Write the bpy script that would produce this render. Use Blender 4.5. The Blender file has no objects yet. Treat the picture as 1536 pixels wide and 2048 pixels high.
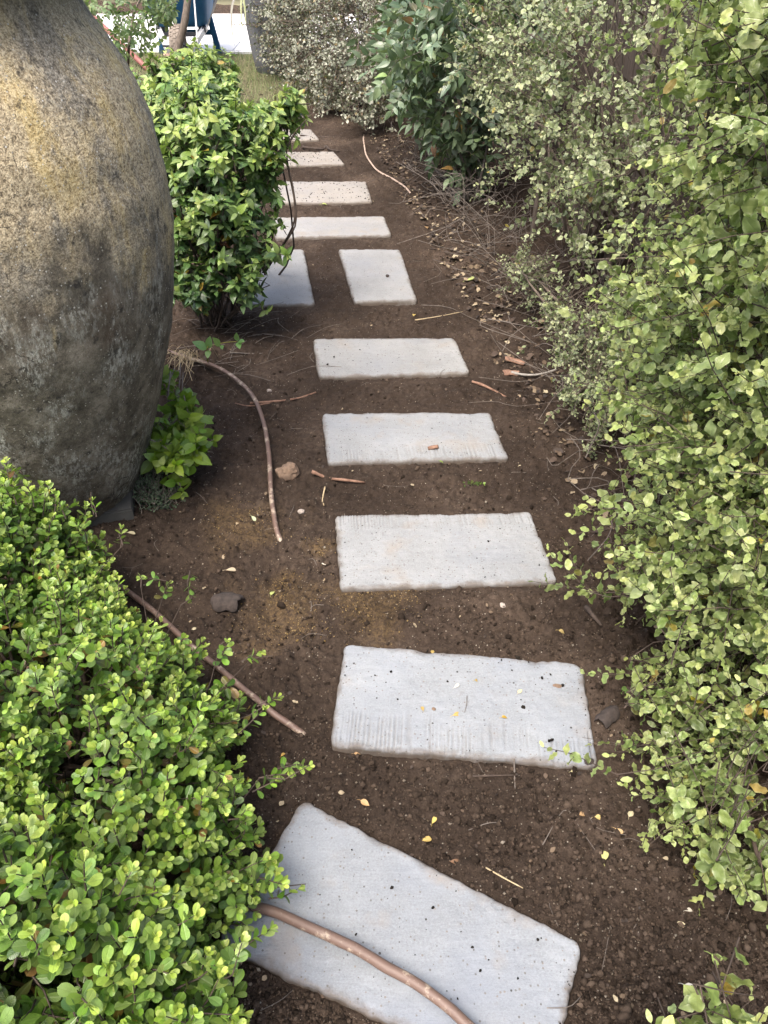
import bpy, math, random
import numpy as np
from mathutils import Matrix, Vector

S = bpy.context.scene
C = S.collection
R = math.radians
rng = np.random.default_rng(11)
random.seed(5)

# ------------------------------------------------------------------ camera, sky, sun, exposure
CAM_H = 1.5
PITCH = R(39.3)
cam_d = bpy.data.cameras.new('camera')
cam = bpy.data.objects.new('camera', cam_d)
C.objects.link(cam)
cam.location = (0, 0, CAM_H)
cam.rotation_euler = (R(90) - PITCH, 0, 0)
cam_d.sensor_fit = 'VERTICAL'
cam_d.sensor_height = 24
cam_d.lens = 1540 / 2048 * 24
cam_d.clip_start = 0.02
cam_d.clip_end = 400
S.camera = cam

SUN_EL, SUN_AZ = 64, 214         # azimuth measured from +Y towards +X: high soft light from behind the viewer's left
world = bpy.data.worlds.new('World')
S.world = world
world.use_nodes = True
wn = world.node_tree
sky = wn.nodes.new('ShaderNodeTexSky')
sky.sky_type = 'NISHITA'
sky.sun_disc = False
sky.sun_elevation = R(SUN_EL)
sky.sun_rotation = R(SUN_AZ)
sky.air_density = 1.0
sky.dust_density = 6.0
sky.ozone_density = 1.0
bg = wn.nodes['Background']
bg.inputs['Strength'].default_value = 0.15
wn.links.new(sky.outputs['Color'], bg.inputs['Color'])

sun_d = bpy.data.lights.new('sun', 'SUN')
sun_d.energy = 1.35
sun_d.angle = R(28)
sun_d.color = (1.0, 0.95, 0.88)
sun = bpy.data.objects.new('sun', sun_d)
C.objects.link(sun)
sd = Vector((math.sin(R(SUN_AZ)) * math.cos(R(SUN_EL)), math.cos(R(SUN_AZ)) * math.cos(R(SUN_EL)), math.sin(R(SUN_EL))))
sun.rotation_euler = sd.to_track_quat('Z', 'Y').to_euler()

S.view_settings.view_transform = 'Standard'
S.view_settings.look = 'None'
S.view_settings.gamma = 1
S.view_settings.use_curve_mapping = False
S.view_settings.exposure = 1.5
S.cycles.max_bounces = 8
S.cycles.transparent_max_bounces = 4

# ------------------------------------------------------------------ coordinates read off the photograph
FPX = 1540.0
SP, CP = math.sin(PITCH), math.cos(PITCH)


def at(px, py, z=0.0):
    """world point where the view ray of photo pixel (px, py) meets height z"""
    u, v = (px - 768) / FPX, (py - 1024) / FPX
    t = (CAM_H - z) / (SP + v * CP)
    return np.array([u * t, t * (CP - v * SP), z])


def deep(px, py, t):
    u, v = (px - 768) / FPX, (py - 1024) / FPX
    return np.array([u * t, t * (CP - v * SP), CAM_H - t * (SP + v * CP)])


def proj(p):
    x, y, z = p[..., 0], p[..., 1], p[..., 2] - CAM_H
    d = np.maximum(y * CP - z * SP, 1e-3)
    return 768 + FPX * x / d, 1024 - FPX * (y * SP + z * CP) / d, d


# ------------------------------------------------------------------ noise in numpy
def _hash(ix, iy, seed):
    h = (ix.astype(np.int64) * 374761393 + iy.astype(np.int64) * 668265263 + seed * 974711) & 0xffffffff
    h = ((h ^ (h >> 13)) * 1274126177) & 0xffffffff
    return ((h ^ (h >> 16)) & 0xffff) / 65535.0


def vnoise(x, y, seed=0):
    ix, iy = np.floor(x), np.floor(y)
    fx, fy = x - ix, y - iy
    fx, fy = fx * fx * (3 - 2 * fx), fy * fy * (3 - 2 * fy)
    a, b = _hash(ix, iy, seed), _hash(ix + 1, iy, seed)
    c, d = _hash(ix, iy + 1, seed), _hash(ix + 1, iy + 1, seed)
    return (a * (1 - fx) + b * fx) * (1 - fy) + (c * (1 - fx) + d * fx) * fy - 0.5


def fbm(x, y, octs=4, seed=0):
    s, a = 0, 1.0
    for k in range(octs):
        s = s + a * vnoise(x * 2 ** k + 17.3 * k, y * 2 ** k - 9.1 * k, seed + k)
        a *= 0.5
    return s


def sstep(a, b, x):
    t = np.clip((x - a) / (b - a), 0, 1)
    return t * t * (3 - 2 * t)


# ------------------------------------------------------------------ mesh and object helpers
def mesh_np(name, V, faces, mat=None, uv=None, attrs=None, smooth=True):
    """faces: list of (m, k) integer arrays, each of one polygon size k"""
    me = bpy.data.meshes.new(name)
    V = np.asarray(V, dtype=np.float32)
    faces = [np.asarray(f, dtype=np.int32) for f in faces if len(f)]
    loops = np.concatenate([f.ravel() for f in faces])
    sizes = np.concatenate([np.full(len(f), f.shape[1], np.int32) for f in faces])
    starts = np.concatenate([[0], np.cumsum(sizes)[:-1]]).astype(np.int32)
    me.vertices.add(len(V))
    me.vertices.foreach_set('co', V.ravel())
    me.loops.add(len(loops))
    me.loops.foreach_set('vertex_index', loops)
    me.polygons.add(len(sizes))
    me.polygons.foreach_set('loop_start', starts)
    me.polygons.foreach_set('loop_total', sizes)
    me.polygons.foreach_set('use_smooth', np.full(len(sizes), smooth))
    if uv is not None:
        l = me.uv_layers.new(name='UVMap')
        l.data.foreach_set('uv', np.asarray(uv, np.float32)[loops].ravel())
    for k, a in (attrs or {}).items():
        at_ = me.attributes.new(k, 'FLOAT', 'POINT')
        at_.data.foreach_set('value', np.asarray(a, np.float32))
    if mat is not None:
        me.materials.append(mat)
    me.update(calc_edges=True)
    me.validate()
    return me


def link(name, me, parent=None, loc=None, rot=None):
    o = bpy.data.objects.new(name, me)
    C.objects.link(o)
    if parent is not None:
        o.parent = parent
    if loc is not None:
        o.location = tuple(float(v) for v in loc)
    if rot is not None:
        o.rotation_euler = rot
    return o


def tag(o, label=None, cat=None, group=None, kind=None):
    if label: o['label'] = label
    if cat: o['category'] = cat
    if group: o['group'] = group
    if kind: o['kind'] = kind
    return o


class MB:
    """collects simple shapes into one mesh"""
    def __init__(s):
        s.V, s.F, s.n = [], {}, 0

    def add(s, V, F):
        V = np.asarray(V, float)
        for f in F:
            s.F.setdefault(len(f), []).append([i + s.n for i in f])
        s.V.append(V)
        s.n += len(V)
        return s

    def add_arr(s, V, Fa):
        s.F.setdefault(Fa.shape[1], []).extend((Fa + s.n).tolist())
        s.V.append(V)
        s.n += len(V)
        return s

    def box(s, c, d, rz=0, taper=1.0):
        x, y, z = [v / 2 for v in d]
        P = np.array([(-x, -y, -z), (x, -y, -z), (x, y, -z), (-x, y, -z), (-x * taper, -y * taper, z), (x * taper, -y * taper, z), (x * taper, y * taper, z), (-x * taper, y * taper, z)])
        cr, sr = math.cos(rz), math.sin(rz)
        P = np.stack([P[:, 0] * cr - P[:, 1] * sr, P[:, 0] * sr + P[:, 1] * cr, P[:, 2]], 1) + np.array(c)
        return s.add(P, [(3, 2, 1, 0), (4, 5, 6, 7), (0, 1, 5, 4), (1, 2, 6, 5), (2, 3, 7, 6), (3, 0, 4, 7)])

    def bar(s, a, b, w, h=None):
        """square bar from a to b"""
        h = h or w
        a, b = np.array(a, float), np.array(b, float)
        d = b - a
        d /= np.linalg.norm(d)
        up = np.array([0, 0, 1.0]) if abs(d[2]) < .9 else np.array([1.0, 0, 0])
        u = np.cross(d, up); u /= np.linalg.norm(u)
        v = np.cross(u, d)
        P = [p + i * u * w / 2 + j * v * h / 2 for p in (a, b) for i, j in ((-1, -1), (1, -1), (1, 1), (-1, 1))]
        return s.add(P, [(3, 2, 1, 0), (4, 5, 6, 7), (0, 1, 5, 4), (1, 2, 6, 5), (2, 3, 7, 6), (3, 0, 4, 7)])

    def tube(s, pts, rad, sides=6, cap=True):
        V, Fa = tube_arr(pts, rad, sides)
        b = s.n
        s.add_arr(V, Fa)
        if cap:
            n = len(V)
            s.F.setdefault(sides, []).append([b + i for i in range(sides)][::-1])
            s.F.setdefault(sides, []).append([b + n - sides + i for i in range(sides)])
        return s

    def lathe(s, prof, sides, c=(0, 0, 0), axis='z'):
        n = len(prof)
        th = np.linspace(0, 2 * np.pi, sides, endpoint=False)
        P = np.array([[(r * math.cos(t), r * math.sin(t), z) for t in th] for r, z in prof]).reshape(-1, 3)
        if axis == 'x': P = P[:, [2, 0, 1]]
        if axis == 'y': P = P[:, [1, 2, 0]]
        i, j = np.meshgrid(np.arange(n - 1), np.arange(sides), indexing='ij')
        a = (i * sides + j).ravel(); b = (i * sides + (j + 1) % sides).ravel()
        return s.add_arr(P + np.array(c), np.stack([a, b, b + sides, a + sides], 1))

    def mesh(s, name, mat, smooth=True):
        return mesh_np(name, np.concatenate(s.V), [np.array(f) for f in s.F.values()], mat, smooth=smooth)

    def build(s, name, mat, parent=None, smooth=True, loc=None, rot=None):
        return link(name, s.mesh(name, mat, smooth), parent, loc, rot)


def spline(pts, n):
    """Catmull-Rom through pts"""
    P = np.asarray(pts, float)
    P = np.vstack([2 * P[0] - P[1], P, 2 * P[-1] - P[-2]])
    m = len(P) - 3
    out = []
    for t in np.linspace(0, m - 1e-9, n):
        k = int(t); f = t - k
        a, b, c, d = P[k], P[k + 1], P[k + 2], P[k + 3]
        out.append(0.5 * ((2 * b) + (-a + c) * f + (2 * a - 5 * b + 4 * c - d) * f ** 2 + (-a + 3 * b - 3 * c + d) * f ** 3))
    return np.array(out)


def tube_arr(pts, rad, sides=6):
    P = np.asarray(pts, float)
    n = len(P)
    rad = np.broadcast_to(np.asarray(rad, float), (n,))
    T = np.gradient(P, axis=0)
    T /= np.linalg.norm(T, axis=1)[:, None] + 1e-9
    ref = np.where(np.abs(T[:, 2:3]) < .92, np.array([[0, 0, 1.0]]), np.array([[1.0, 0, 0]]))
    if (np.abs(T[:, 2]) >= .92).any():
        ref = np.broadcast_to(np.array([[0.93, 0.37, 0.03]]), T.shape)
    U = np.cross(T, ref); U /= np.linalg.norm(U, axis=1)[:, None] + 1e-9
    W = np.cross(U, T)
    th = np.linspace(0, 2 * np.pi, sides, endpoint=False)
    V = P[:, None] + rad[:, None, None] * (np.cos(th)[None, :, None] * U[:, None] + np.sin(th)[None, :, None] * W[:, None])
    i, j = np.meshgrid(np.arange(n - 1), np.arange(sides), indexing='ij')
    a = (i * sides + j).ravel(); b = (i * sides + (j + 1) % sides).ravel()
    return V.reshape(-1, 3), np.stack([a, b, b + sides, a + sides], 1)


# ------------------------------------------------------------------ material helpers
class NT:
    def __init__(s, name):
        s.m = bpy.data.materials.new(name)
        s.m.use_nodes = True
        s.t = s.m.node_tree
        s.t.nodes.clear()
        s.out = s.t.nodes.new('ShaderNodeOutputMaterial')

    def n(s, typ, **kw):
        nd = s.t.nodes.new('ShaderNode' + typ)
        for k, v in kw.items():
            setattr(nd, k, v)
        return nd

    def set(s, sock, v):
        if isinstance(v, bpy.types.NodeSocket): s.t.links.new(v, sock)
        elif v is not None:
            if isinstance(v, tuple) and len(v) == 3 and sock.type == 'RGBA': v = v + (1,)
            sock.default_value = v

    def math(s, op, a, b=None, c=None, clamp=False):
        nd = s.n('Math', operation=op, use_clamp=clamp)
        for i, v in enumerate((a, b, c)):
            if v is not None: s.set(nd.inputs[i], v)
        return nd.outputs[0]

    def mix(s, f, a, b, mode='MIX'):
        nd = s.n('Mix', data_type='RGBA', blend_type=mode)
        s.set(nd.inputs[0], f); s.set(nd.inputs[6], a); s.set(nd.inputs[7], b)
        return nd.outputs[2]

    def noise(s, scale, detail=4, rough=0.55, vec=None, dist=0.0):
        nd = s.n('TexNoise')
        nd.inputs['Scale'].default_value = scale
        nd.inputs['Detail'].default_value = detail
        nd.inputs['Roughness'].default_value = rough
        nd.inputs['Distortion'].default_value = dist
        if vec is not None: s.set(nd.inputs['Vector'], vec)
        return nd.outputs[0]

    def voro(s, scale, vec=None, feature='F1', out='Distance', rnd=1.0):
        nd = s.n('TexVoronoi', feature=feature)
        nd.inputs['Scale'].default_value = scale
        nd.inputs['Randomness'].default_value = rnd
        if vec is not None: s.set(nd.inputs['Vector'], vec)
        return nd.outputs[out]

    def ramp(s, f, stops, interp='LINEAR'):
        nd = s.n('ValToRGB')
        cr = nd.color_ramp
        cr.interpolation = interp
        while len(cr.elements) < len(stops): cr.elements.new(0.5)
        for e, (p, col) in zip(cr.elements, stops):
            e.position = p
            e.color = tuple(col) + (1,) if not isinstance(col, (int, float)) else (col, col, col, 1)
        s.set(nd.inputs[0], f)
        return nd.outputs[0]

    def coord(s, kind='Object'):
        return s.n('TexCoord').outputs[kind]

    def mapping(s, vec, scale=(1, 1, 1), rot=(0, 0, 0), loc=(0, 0, 0)):
        nd = s.n('Mapping')
        s.set(nd.inputs['Vector'], vec)
        nd.inputs['Scale'].default_value = scale
        nd.inputs['Rotation'].default_value = rot
        nd.inputs['Location'].default_value = loc
        return nd.outputs[0]

    def bump(s, h, strength=0.5, dist=0.01, normal=None):
        nd = s.n('Bump')
        nd.inputs['Strength'].default_value = strength
        nd.inputs['Distance'].default_value = dist
        s.set(nd.inputs['Height'], h)
        if normal is not None: s.set(nd.inputs['Normal'], normal)
        return nd.outputs[0]

    def done(s, col, rough=0.7, normal=None, metallic=0.0, spec=0.5, trans=None, trans_col=None):
        p = s.n('BsdfPrincipled')
        s.set(p.inputs['Base Color'], col)
        s.set(p.inputs['Roughness'], rough)
        p.inputs['Metallic'].default_value = metallic
        s.set(p.inputs['Specular IOR Level'], spec)
        if normal is not None: s.set(p.inputs['Normal'], normal)
        sh = p.outputs[0]
        if trans:
            tr = s.n('BsdfTranslucent')
            s.set(tr.inputs['Color'], trans_col if trans_col is not None else col)
            mx = s.n('MixShader')
            mx.inputs[0].default_value = trans
            s.t.links.new(sh, mx.inputs[1]); s.t.links.new(tr.outputs[0], mx.inputs[2])
            sh = mx.outputs[0]
        s.t.links.new(sh, s.out.inputs[0])
        return s.m


def world_pos(n):
    return n.n('NewGeometry').outputs['Position']


def leaf_material(name, stops, rough=0.38, trans=0.28, vein=0.25, margin=None, spec=0.5, var=0.35):
    """leaf colour by the leaf's age (attribute) with a per-leaf random shift, a paler midrib and fine blotches"""
    n = NT(name)
    age = n.n('Attribute', attribute_name='age').outputs['Fac']
    rnd = n.math('FRACT', n.math('ADD', n.n('Attribute', attribute_name='rnd').outputs['Fac'], n.n('ObjectInfo').outputs['Random']))
    col = n.ramp(n.math('ADD', age, n.math('MULTIPLY', n.math('SUBTRACT', rnd, .5), .12)), stops)
    hsv = n.n('HueSaturation')
    n.set(hsv.inputs['Hue'], n.math('ADD', .5, n.math('MULTIPLY', n.math('SUBTRACT', n.math('FRACT', n.math('MULTIPLY', rnd, 7.31)), .5), .035)))
    n.set(hsv.inputs['Saturation'], n.math('ADD', .9, n.math('MULTIPLY', n.math('FRACT', n.math('MULTIPLY', rnd, 3.7)), .2)))
    n.set(hsv.inputs['Value'], n.math('ADD', 1 - var / 2, n.math('MULTIPLY', rnd, var)))
    n.set(hsv.inputs['Color'], col)
    col = hsv.outputs[0]
    uv = n.n('UVMap').outputs[0]
    sx = n.n('SeparateXYZ'); n.set(sx.inputs[0], uv)
    d = n.math('ABSOLUTE', n.math('SUBTRACT', sx.outputs[0], .5))
    rib = n.math('SUBTRACT', 1.0, n.math('MULTIPLY', d, 14.0), clamp=True)
    side = n.math('PINGPONG', n.math('ADD', n.math('MULTIPLY', sx.outputs[1], 7.0), n.math('MULTIPLY', d, -5.0)), .5)
    side = n.math('MULTIPLY', n.math('SUBTRACT', 1.0, n.math('MULTIPLY', side, 7.0), clamp=True), .35)
    v = n.math('MAXIMUM', rib, side)
    pale = n.mix(.55, col, (.35, .42, .16))
    col = n.mix(n.math('MULTIPLY', v, vein), col, pale)
    if margin:
        m = n.math('MULTIPLY', n.math('SUBTRACT', d, .30), 6.0, clamp=True)
        m = n.math('MULTIPLY', m, n.math('GREATER_THAN', n.noise(3.0, 2, vec=n.coord('Object')), .35))
        col = n.mix(n.math('MULTIPLY', m, margin[1]), col, margin[0])
    blotch = n.noise(160.0, 3, vec=world_pos(n))
    col = n.mix(n.math('MULTIPLY', n.math('SUBTRACT', blotch, .45, clamp=True), 1.2), col, n.mix(.5, col, (.02, .03, .01)))
    h = n.math('MULTIPLY', v, -1.0)
    nrm = n.bump(h, .35, .002)
    return n.done(col, n.math('ADD', rough, n.math('MULTIPLY', rnd, .15)), nrm, spec=spec, trans=trans, trans_col=n.mix(.55, col, (.22, .36, .04), 'MIX'))


def bark_material(name, dark, light, scale=60, rough=.85):
    n = NT(name)
    p = n.coord('Object')
    a = n.noise(scale, 5, .65, n.mapping(p, (1, 1, .25)))
    col = n.ramp(a, [(.3, dark), (.7, light)])
    return n.done(col, rough, n.bump(a, .6, .004))


# ------------------------------------------------------------------ leaves
def leaf_template(n, width, prof, fold=0.25, curl=0.3, wave=0.0, waves=3.0, twist=0.0, seed=0, tip=0.0):
    """one leaf of unit length along +Y, face up +Z, two halves folded along the midrib; n stations"""
    r = np.random.default_rng(seed)
    ts = np.linspace(0, 1, n)
    if tip: ts = ts ** tip
    V, UV, F = [], [], []
    ph = r.random() * 6
    for i, t in enumerate(ts):
        w = width * prof(t)
        y = t; z = -curl * (t * t) * 0.5
        y = t - abs(curl) * .12 * t * t
        if i in (0, n - 1):
            V.append((0, y, z)); UV.append((.5, t))
        else:
            tw = twist * t
            zl = fold * w + wave * math.sin(waves * 6.28 * t + ph)
            zr = fold * w + wave * math.sin(waves * 6.28 * t + ph + 2.1)
            V += [(-w, y, z + zl - tw * w), (0, y, z), (w, y, z + zr + tw * w)]
            UV += [(.5 - .5 * prof(t), t), (.5, t), (.5 + .5 * prof(t), t)]
    k = lambda i, j: 1 + (i - 1) * 3 + j
    F += [(0, k(1, 1), k(1, 0)), (0, k(1, 2), k(1, 1))]
    for i in range(1, n - 2):
        for j in (0, 1):
            a, b, c, d = k(i, j), k(i, j + 1), k(i + 1, j + 1), k(i + 1, j)
            F += [(a, b, c), (a, c, d)]
    L = 1 + (n - 2) * 3
    F += [(k(n - 2, 0), k(n - 2, 1), L), (k(n - 2, 1), k(n - 2, 2), L)]
    return np.array(V), np.array(F), np.array(UV)


P_OBOVATE = lambda t: (math.sin(math.pi * min(1, t ** 1.25)) ** .75) if 0 < t < 1 else 0
P_ROUND = lambda t: (.25 * math.sin(math.pi * t) + .8 * t ** .9 * max(0, 1 - t ** 5) ** .55) * 1.08 if 0 < t < 1 else 0
P_OVATE = lambda t: (math.sin(math.pi * t ** .75) ** .9) if 0 < t < 1 else 0
P_LANCE = lambda t: (math.sin(math.pi * t ** .7) ** 1.15) if 0 < t < 1 else 0
P_BROAD = lambda t: (math.sin(math.pi * t ** .9) ** .7) if 0 < t < 1 else 0

T_BOX = [leaf_template(8, w, P_ROUND, .18, c, seed=i, tip=.62) for i, (c, w) in enumerate(((-.15, .33), (.12, .37), (.35, .34)))]
T_PITT = [leaf_template(9, w, P_BROAD, .10, c, .075, wv, seed=i) for i, (w, c, wv) in enumerate(((.28, .25, 2.1), (.33, .55, 1.7), (.25, .0, 2.6), (.30, -.2, 1.9)))]
T_SMALL = [leaf_template(6, w, P_BROAD, .12, c, .09, 1.7, seed=i) for i, (w, c) in enumerate(((.31, .2), (.36, .5), (.27, -.1), (.33, .0)))]
T_LANCE = [leaf_template(7, w, P_LANCE, .22, c, .012, 1.3, seed=i) for i, (w, c) in enumerate(((.21, .55), (.24, .9), (.19, .25)))]
T_WHORL = [leaf_template(8, w, P_OVATE, .20, c, .012, 1.2, seed=i) for i, (w, c) in enumerate(((.23, .4), (.27, .7), (.21, .15), (.25, .95)))]
T_TINY = [leaf_template(4, .34, P_BROAD, .2, c, seed=i) for i, c in enumerate((.1, .3, -.1))]
T_BLADE = [leaf_template(6, .30, P_OVATE, .15, c, .015, 1.5, seed=i) for i, c in enumerate((.5, .9, .2))]


def frame_from_axis(d, spin):
    """3x3 frames whose z column is d, spun by spin"""
    d = d / (np.linalg.norm(d, axis=-1, keepdims=True) + 1e-9)
    ref = np.where(np.abs(d[..., 2:3]) < .95, np.array([0, 0, 1.0]), np.array([1.0, 0, 0]))
    x = np.cross(ref, d); x /= np.linalg.norm(x, axis=-1, keepdims=True) + 1e-9
    y = np.cross(d, x)
    c, s = np.cos(spin)[..., None], np.sin(spin)[..., None]
    return np.stack([x * c + y * s, -x * s + y * c, d], -1)


def leaf_frames(alpha, phi, roll):
    """frames (x side, y along leaf, z face) for leaves leaving a vertical axis at angle alpha, azimuth phi"""
    sa, ca, cf, sf = np.sin(alpha), np.cos(alpha), np.cos(phi), np.sin(phi)
    y = np.stack([sa * cf, sa * sf, ca], -1)
    z = np.stack([-ca * cf, -ca * sf, sa], -1)
    x = np.cross(y, z)
    c, s = np.cos(roll)[:, None], np.sin(roll)[:, None]
    return np.stack([x * c + z * s, y, -x * s + z * c], -1)


def sprig_box(r):
    nn = r.integers(4, 8)
    h = np.cumsum(r.uniform(.010, .016, nn))
    t, al, ph, s, ag = [], [], [], [], []
    for i in range(nn):
        f = (i + 1) / nn
        for k in (0, 1):
            t.append((0, 0, h[i])); ph.append(i * 1.571 + k * 3.1416 + r.normal(0, .25))
            al.append(R(78 - 40 * f) + r.normal(0, .16)); s.append(r.uniform(.0195, .028) * (1 - .35 * max(0, f - .6) / .4)); ag.append(.25 + .6 * f ** 2 + r.normal(0, .07))
    for k in range(2):
        t.append((0, 0, h[-1] + .002)); ph.append(nn * 1.571 + k * 3.1416); al.append(R(18) + r.normal(0, .1)); s.append(r.uniform(.011, .016)); ag.append(.93)
    return pack(t, al, ph, s, ag, r, h[-1])


def sprig_alt(r, n=(8, 14), gap=(.010, .017), size=(.019, .034), base=70):
    nn = r.integers(*n)
    h = np.cumsum(r.uniform(*gap, nn))
    t, al, ph, s, ag = [], [], [], [], []
    p0 = r.uniform(0, 6)
    for i in range(nn):
        f = (i + 1) / nn
        t.append((0, 0, h[i])); ph.append(p0 + i * 2.4 + r.normal(0, .3)); al.append(R(base - 28 * f) + r.normal(0, .2))
        s.append(r.uniform(*size) * (1 - .45 * max(0, f - .65) / .35)); ag.append(.3 + .5 * f ** 2 + r.normal(0, .1))
    return pack(t, al, ph, s, ag, r, h[-1])


def sprig_whorl(r, size=(.045, .066), n=(4, 7), tiers=2, droop=20):
    t, al, ph, s, ag = [], [], [], [], []
    H = .05 * tiers
    for k in range(tiers):
        p0 = r.uniform(0, 6); nn = r.integers(*n); f = (k + 1) / tiers
        for i in range(nn):
            t.append((0, 0, .05 * (k + 1) + r.uniform(-.008, .004))); ph.append(p0 + i * 6.283 / nn + r.normal(0, .2))
            al.append(R(80 + droop * (1 - f)) + r.normal(0, .38)); s.append(r.uniform(*size) * (1 - .12 * k)); ag.append(.25 + .35 * f + r.normal(0, .1))
    if r.random() < .6:
        for i in range(3):
            t.append((0, 0, H + .004)); ph.append(i * 2.1); al.append(R(35) + r.normal(0, .15)); s.append(size[0] * r.uniform(.5, .75)); ag.append(.9)
    return pack(t, al, ph, s, ag, r, H)


def sprig_pinnate(r, pairs=(3, 6), gap=.026, size=(.028, .038), base=68):
    """a drooping compound leaf: pairs of leaflets in one plane and an end leaflet"""
    nn = r.integers(*pairs)
    t, al, ph, s, ag = [], [], [], [], []
    a0 = r.uniform(.3, .7)
    for i in range(nn):
        for k in (0, 1):
            t.append((0, 0, gap * (i + 1))); ph.append(k * 3.1416 + r.normal(0, .15)); al.append(R(base) + r.normal(0, .15)); s.append(r.uniform(*size)); ag.append(a0 + r.normal(0, .07))
    t.append((0, 0, gap * (nn + .6))); ph.append(0); al.append(.1); s.append(size[1]); ag.append(a0)
    return pack(t, al, ph, s, ag, r, gap * (nn + .5), flat=True)


def pack(t, al, ph, s, ag, r, L, flat=False):
    al, ph = np.array(al), np.array(ph)
    Rm = leaf_frames(al, ph, r.normal(0, .3, len(al)))
    if flat:                                    # leaflets of a compound leaf all face the same way (local +Y)
        y = Rm[:, :, 1]
        z = np.array([0, 1.0, 0]) + r.normal(0, .22, (len(al), 3))
        z -= (z * y).sum(1, keepdims=True) * y
        z /= np.linalg.norm(z, axis=1, keepdims=True)
        Rm = np.stack([np.cross(y, z), y, z], -1)
    return dict(t=np.array(t, float), R=Rm, s=np.array(s), age=np.clip(np.array(ag), .02, 1), L=L)


def on_blobs(blobs, per_m2, r, zmin=.03, inner=.93, rough=.0, clump=0.0, freq=7.0):
    """points and outward normals on the outside of a union of ellipsoids (x, y, z, rx, ry, rz[, density])"""
    P, N = [], []
    B = np.array([b[:6] for b in blobs], float)
    for k, b in enumerate(blobs):
        c, q = B[k, :3], B[k, 3:]
        dens = b[6] if len(b) > 6 else 1.0
        area = 4 * math.pi * ((((q[0] * q[1]) ** 1.6 + (q[0] * q[2]) ** 1.6 + (q[1] * q[2]) ** 1.6) / 3) ** (1 / 1.6))
        m = int(area * per_m2 * dens)
        d = r.normal(size=(m, 3)); d /= np.linalg.norm(d, axis=1)[:, None]
        p = c + d * q * (1 + r.normal(0, .07 + rough, (m, 1)))
        n = d / q; n /= np.linalg.norm(n, axis=1)[:, None]
        keep = p[:, 2] > zmin
        for j in range(len(B)):
            if j != k:
                keep &= (((p - B[j, :3]) / B[j, 3:]) ** 2).sum(1) > inner ** 2
        if clump:
            g = vnoise(p[:, 0] * freq + p[:, 2] * freq * .6 + 31, p[:, 1] * freq - p[:, 2] * freq * .8, 5) + .5 * vnoise(p[:, 0] * freq * 2.3 - p[:, 2] * freq * 1.7, p[:, 1] * freq * 2.3 + p[:, 2] * freq * 1.9, 6)
            keep &= g > -.5 + clump * .62 + r.normal(0, .10, m)
        P.append(p[keep]); N.append(n[keep])
    return np.concatenate(P), np.concatenate(N)


SEEK = np.array([0, -.25, .9])


def make_shoots(P, D, sprigs, r, scale=(.85, 1.15), seek=.6):
    """set one sprig on each point, its tip at the point; returns the leaves' arrays and the stem segments"""
    L = dict(T=[], R=[], s=[], age=[])
    stems = []
    for k in range(len(P)):
        sp = sprigs[r.integers(len(sprigs))]
        sc = r.uniform(*scale)
        Rm = frame_from_axis(D[k][None], np.array([r.uniform(0, 6.283)]))[0]
        base = P[k] - Rm[:, 2] * sp['L'] * sc
        L['T'].append(base + (sp['t'] * sc) @ Rm.T)
        L['R'].append(np.einsum('ij,njk->nik', Rm, sp['R']))
        L['s'].append(sp['s'] * sc)
        L['age'].append(sp['age'] + r.normal(0, .06))
        stems.append((base, P[k]))
    for k in L: L[k] = np.concatenate(L[k])
    L['age'] = np.clip(L['age'], .1, 1)
    y = L['R'][:, :, 1]                       # blades turn towards the light above the path
    z = L['R'][:, :, 2] + seek * (SEEK - np.array([.25, 0, 0]) * np.sign(L['T'][:, :1])) + r.normal(0, .25, y.shape)
    z -= (z * y).sum(1, keepdims=True) * y
    z /= np.linalg.norm(z, axis=1, keepdims=True) + 1e-9
    L['R'] = np.stack([np.cross(y, z), y, z], -1)
    return L, stems


def cat_leaves(*Ls):
    return {k: np.concatenate([l[k] for l in Ls]) for k in Ls[0]}


def hidden_by_jar(p):
    px, py, d = proj(p)
    lim = np.interp(py, [0, 100, 200, 300, 400, 500, 600, 800, 1000, 1030, 1031], [166, 240, 290, 325, 343, 349, 345, 320, 262, 240, -50])
    return (px < lim) & (p[:, 1] > 1.95)


def leaf_visible(L, cell=9.0):
    """apparent size in the photo of each leaf, 0 where another leaf of the plant or the frame hides it"""
    c = L['T'] + L['R'][:, :, 1] * (L['s'] * .5)[:, None]
    px, py, d = proj(c)
    inside = (px > 2) & (px < 1534) & (py > 2) & (py < 2046) & (d > .1) & ~hidden_by_jar(c)
    view = np.array([0, 0, CAM_H]) - c
    view /= np.linalg.norm(view, axis=1)[:, None]
    face = np.abs((L['R'][:, :, 2] * view).sum(1))
    ap = L['s'] / d * FPX
    gx, gy = (px / cell).astype(int), (py / cell).astype(int)
    key = np.where(inside, gy * 1000 + gx, -1)
    best = {}
    for i in np.argsort(d):
        k = key[i]
        if k >= 0 and k not in best: best[k] = i
    vis = np.zeros(len(d))
    idx = np.array(list(best.values()), int) if best else np.zeros(0, int)
    vis[idx] = (ap * ap * (.25 + face))[idx]
    return vis, ap


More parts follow.
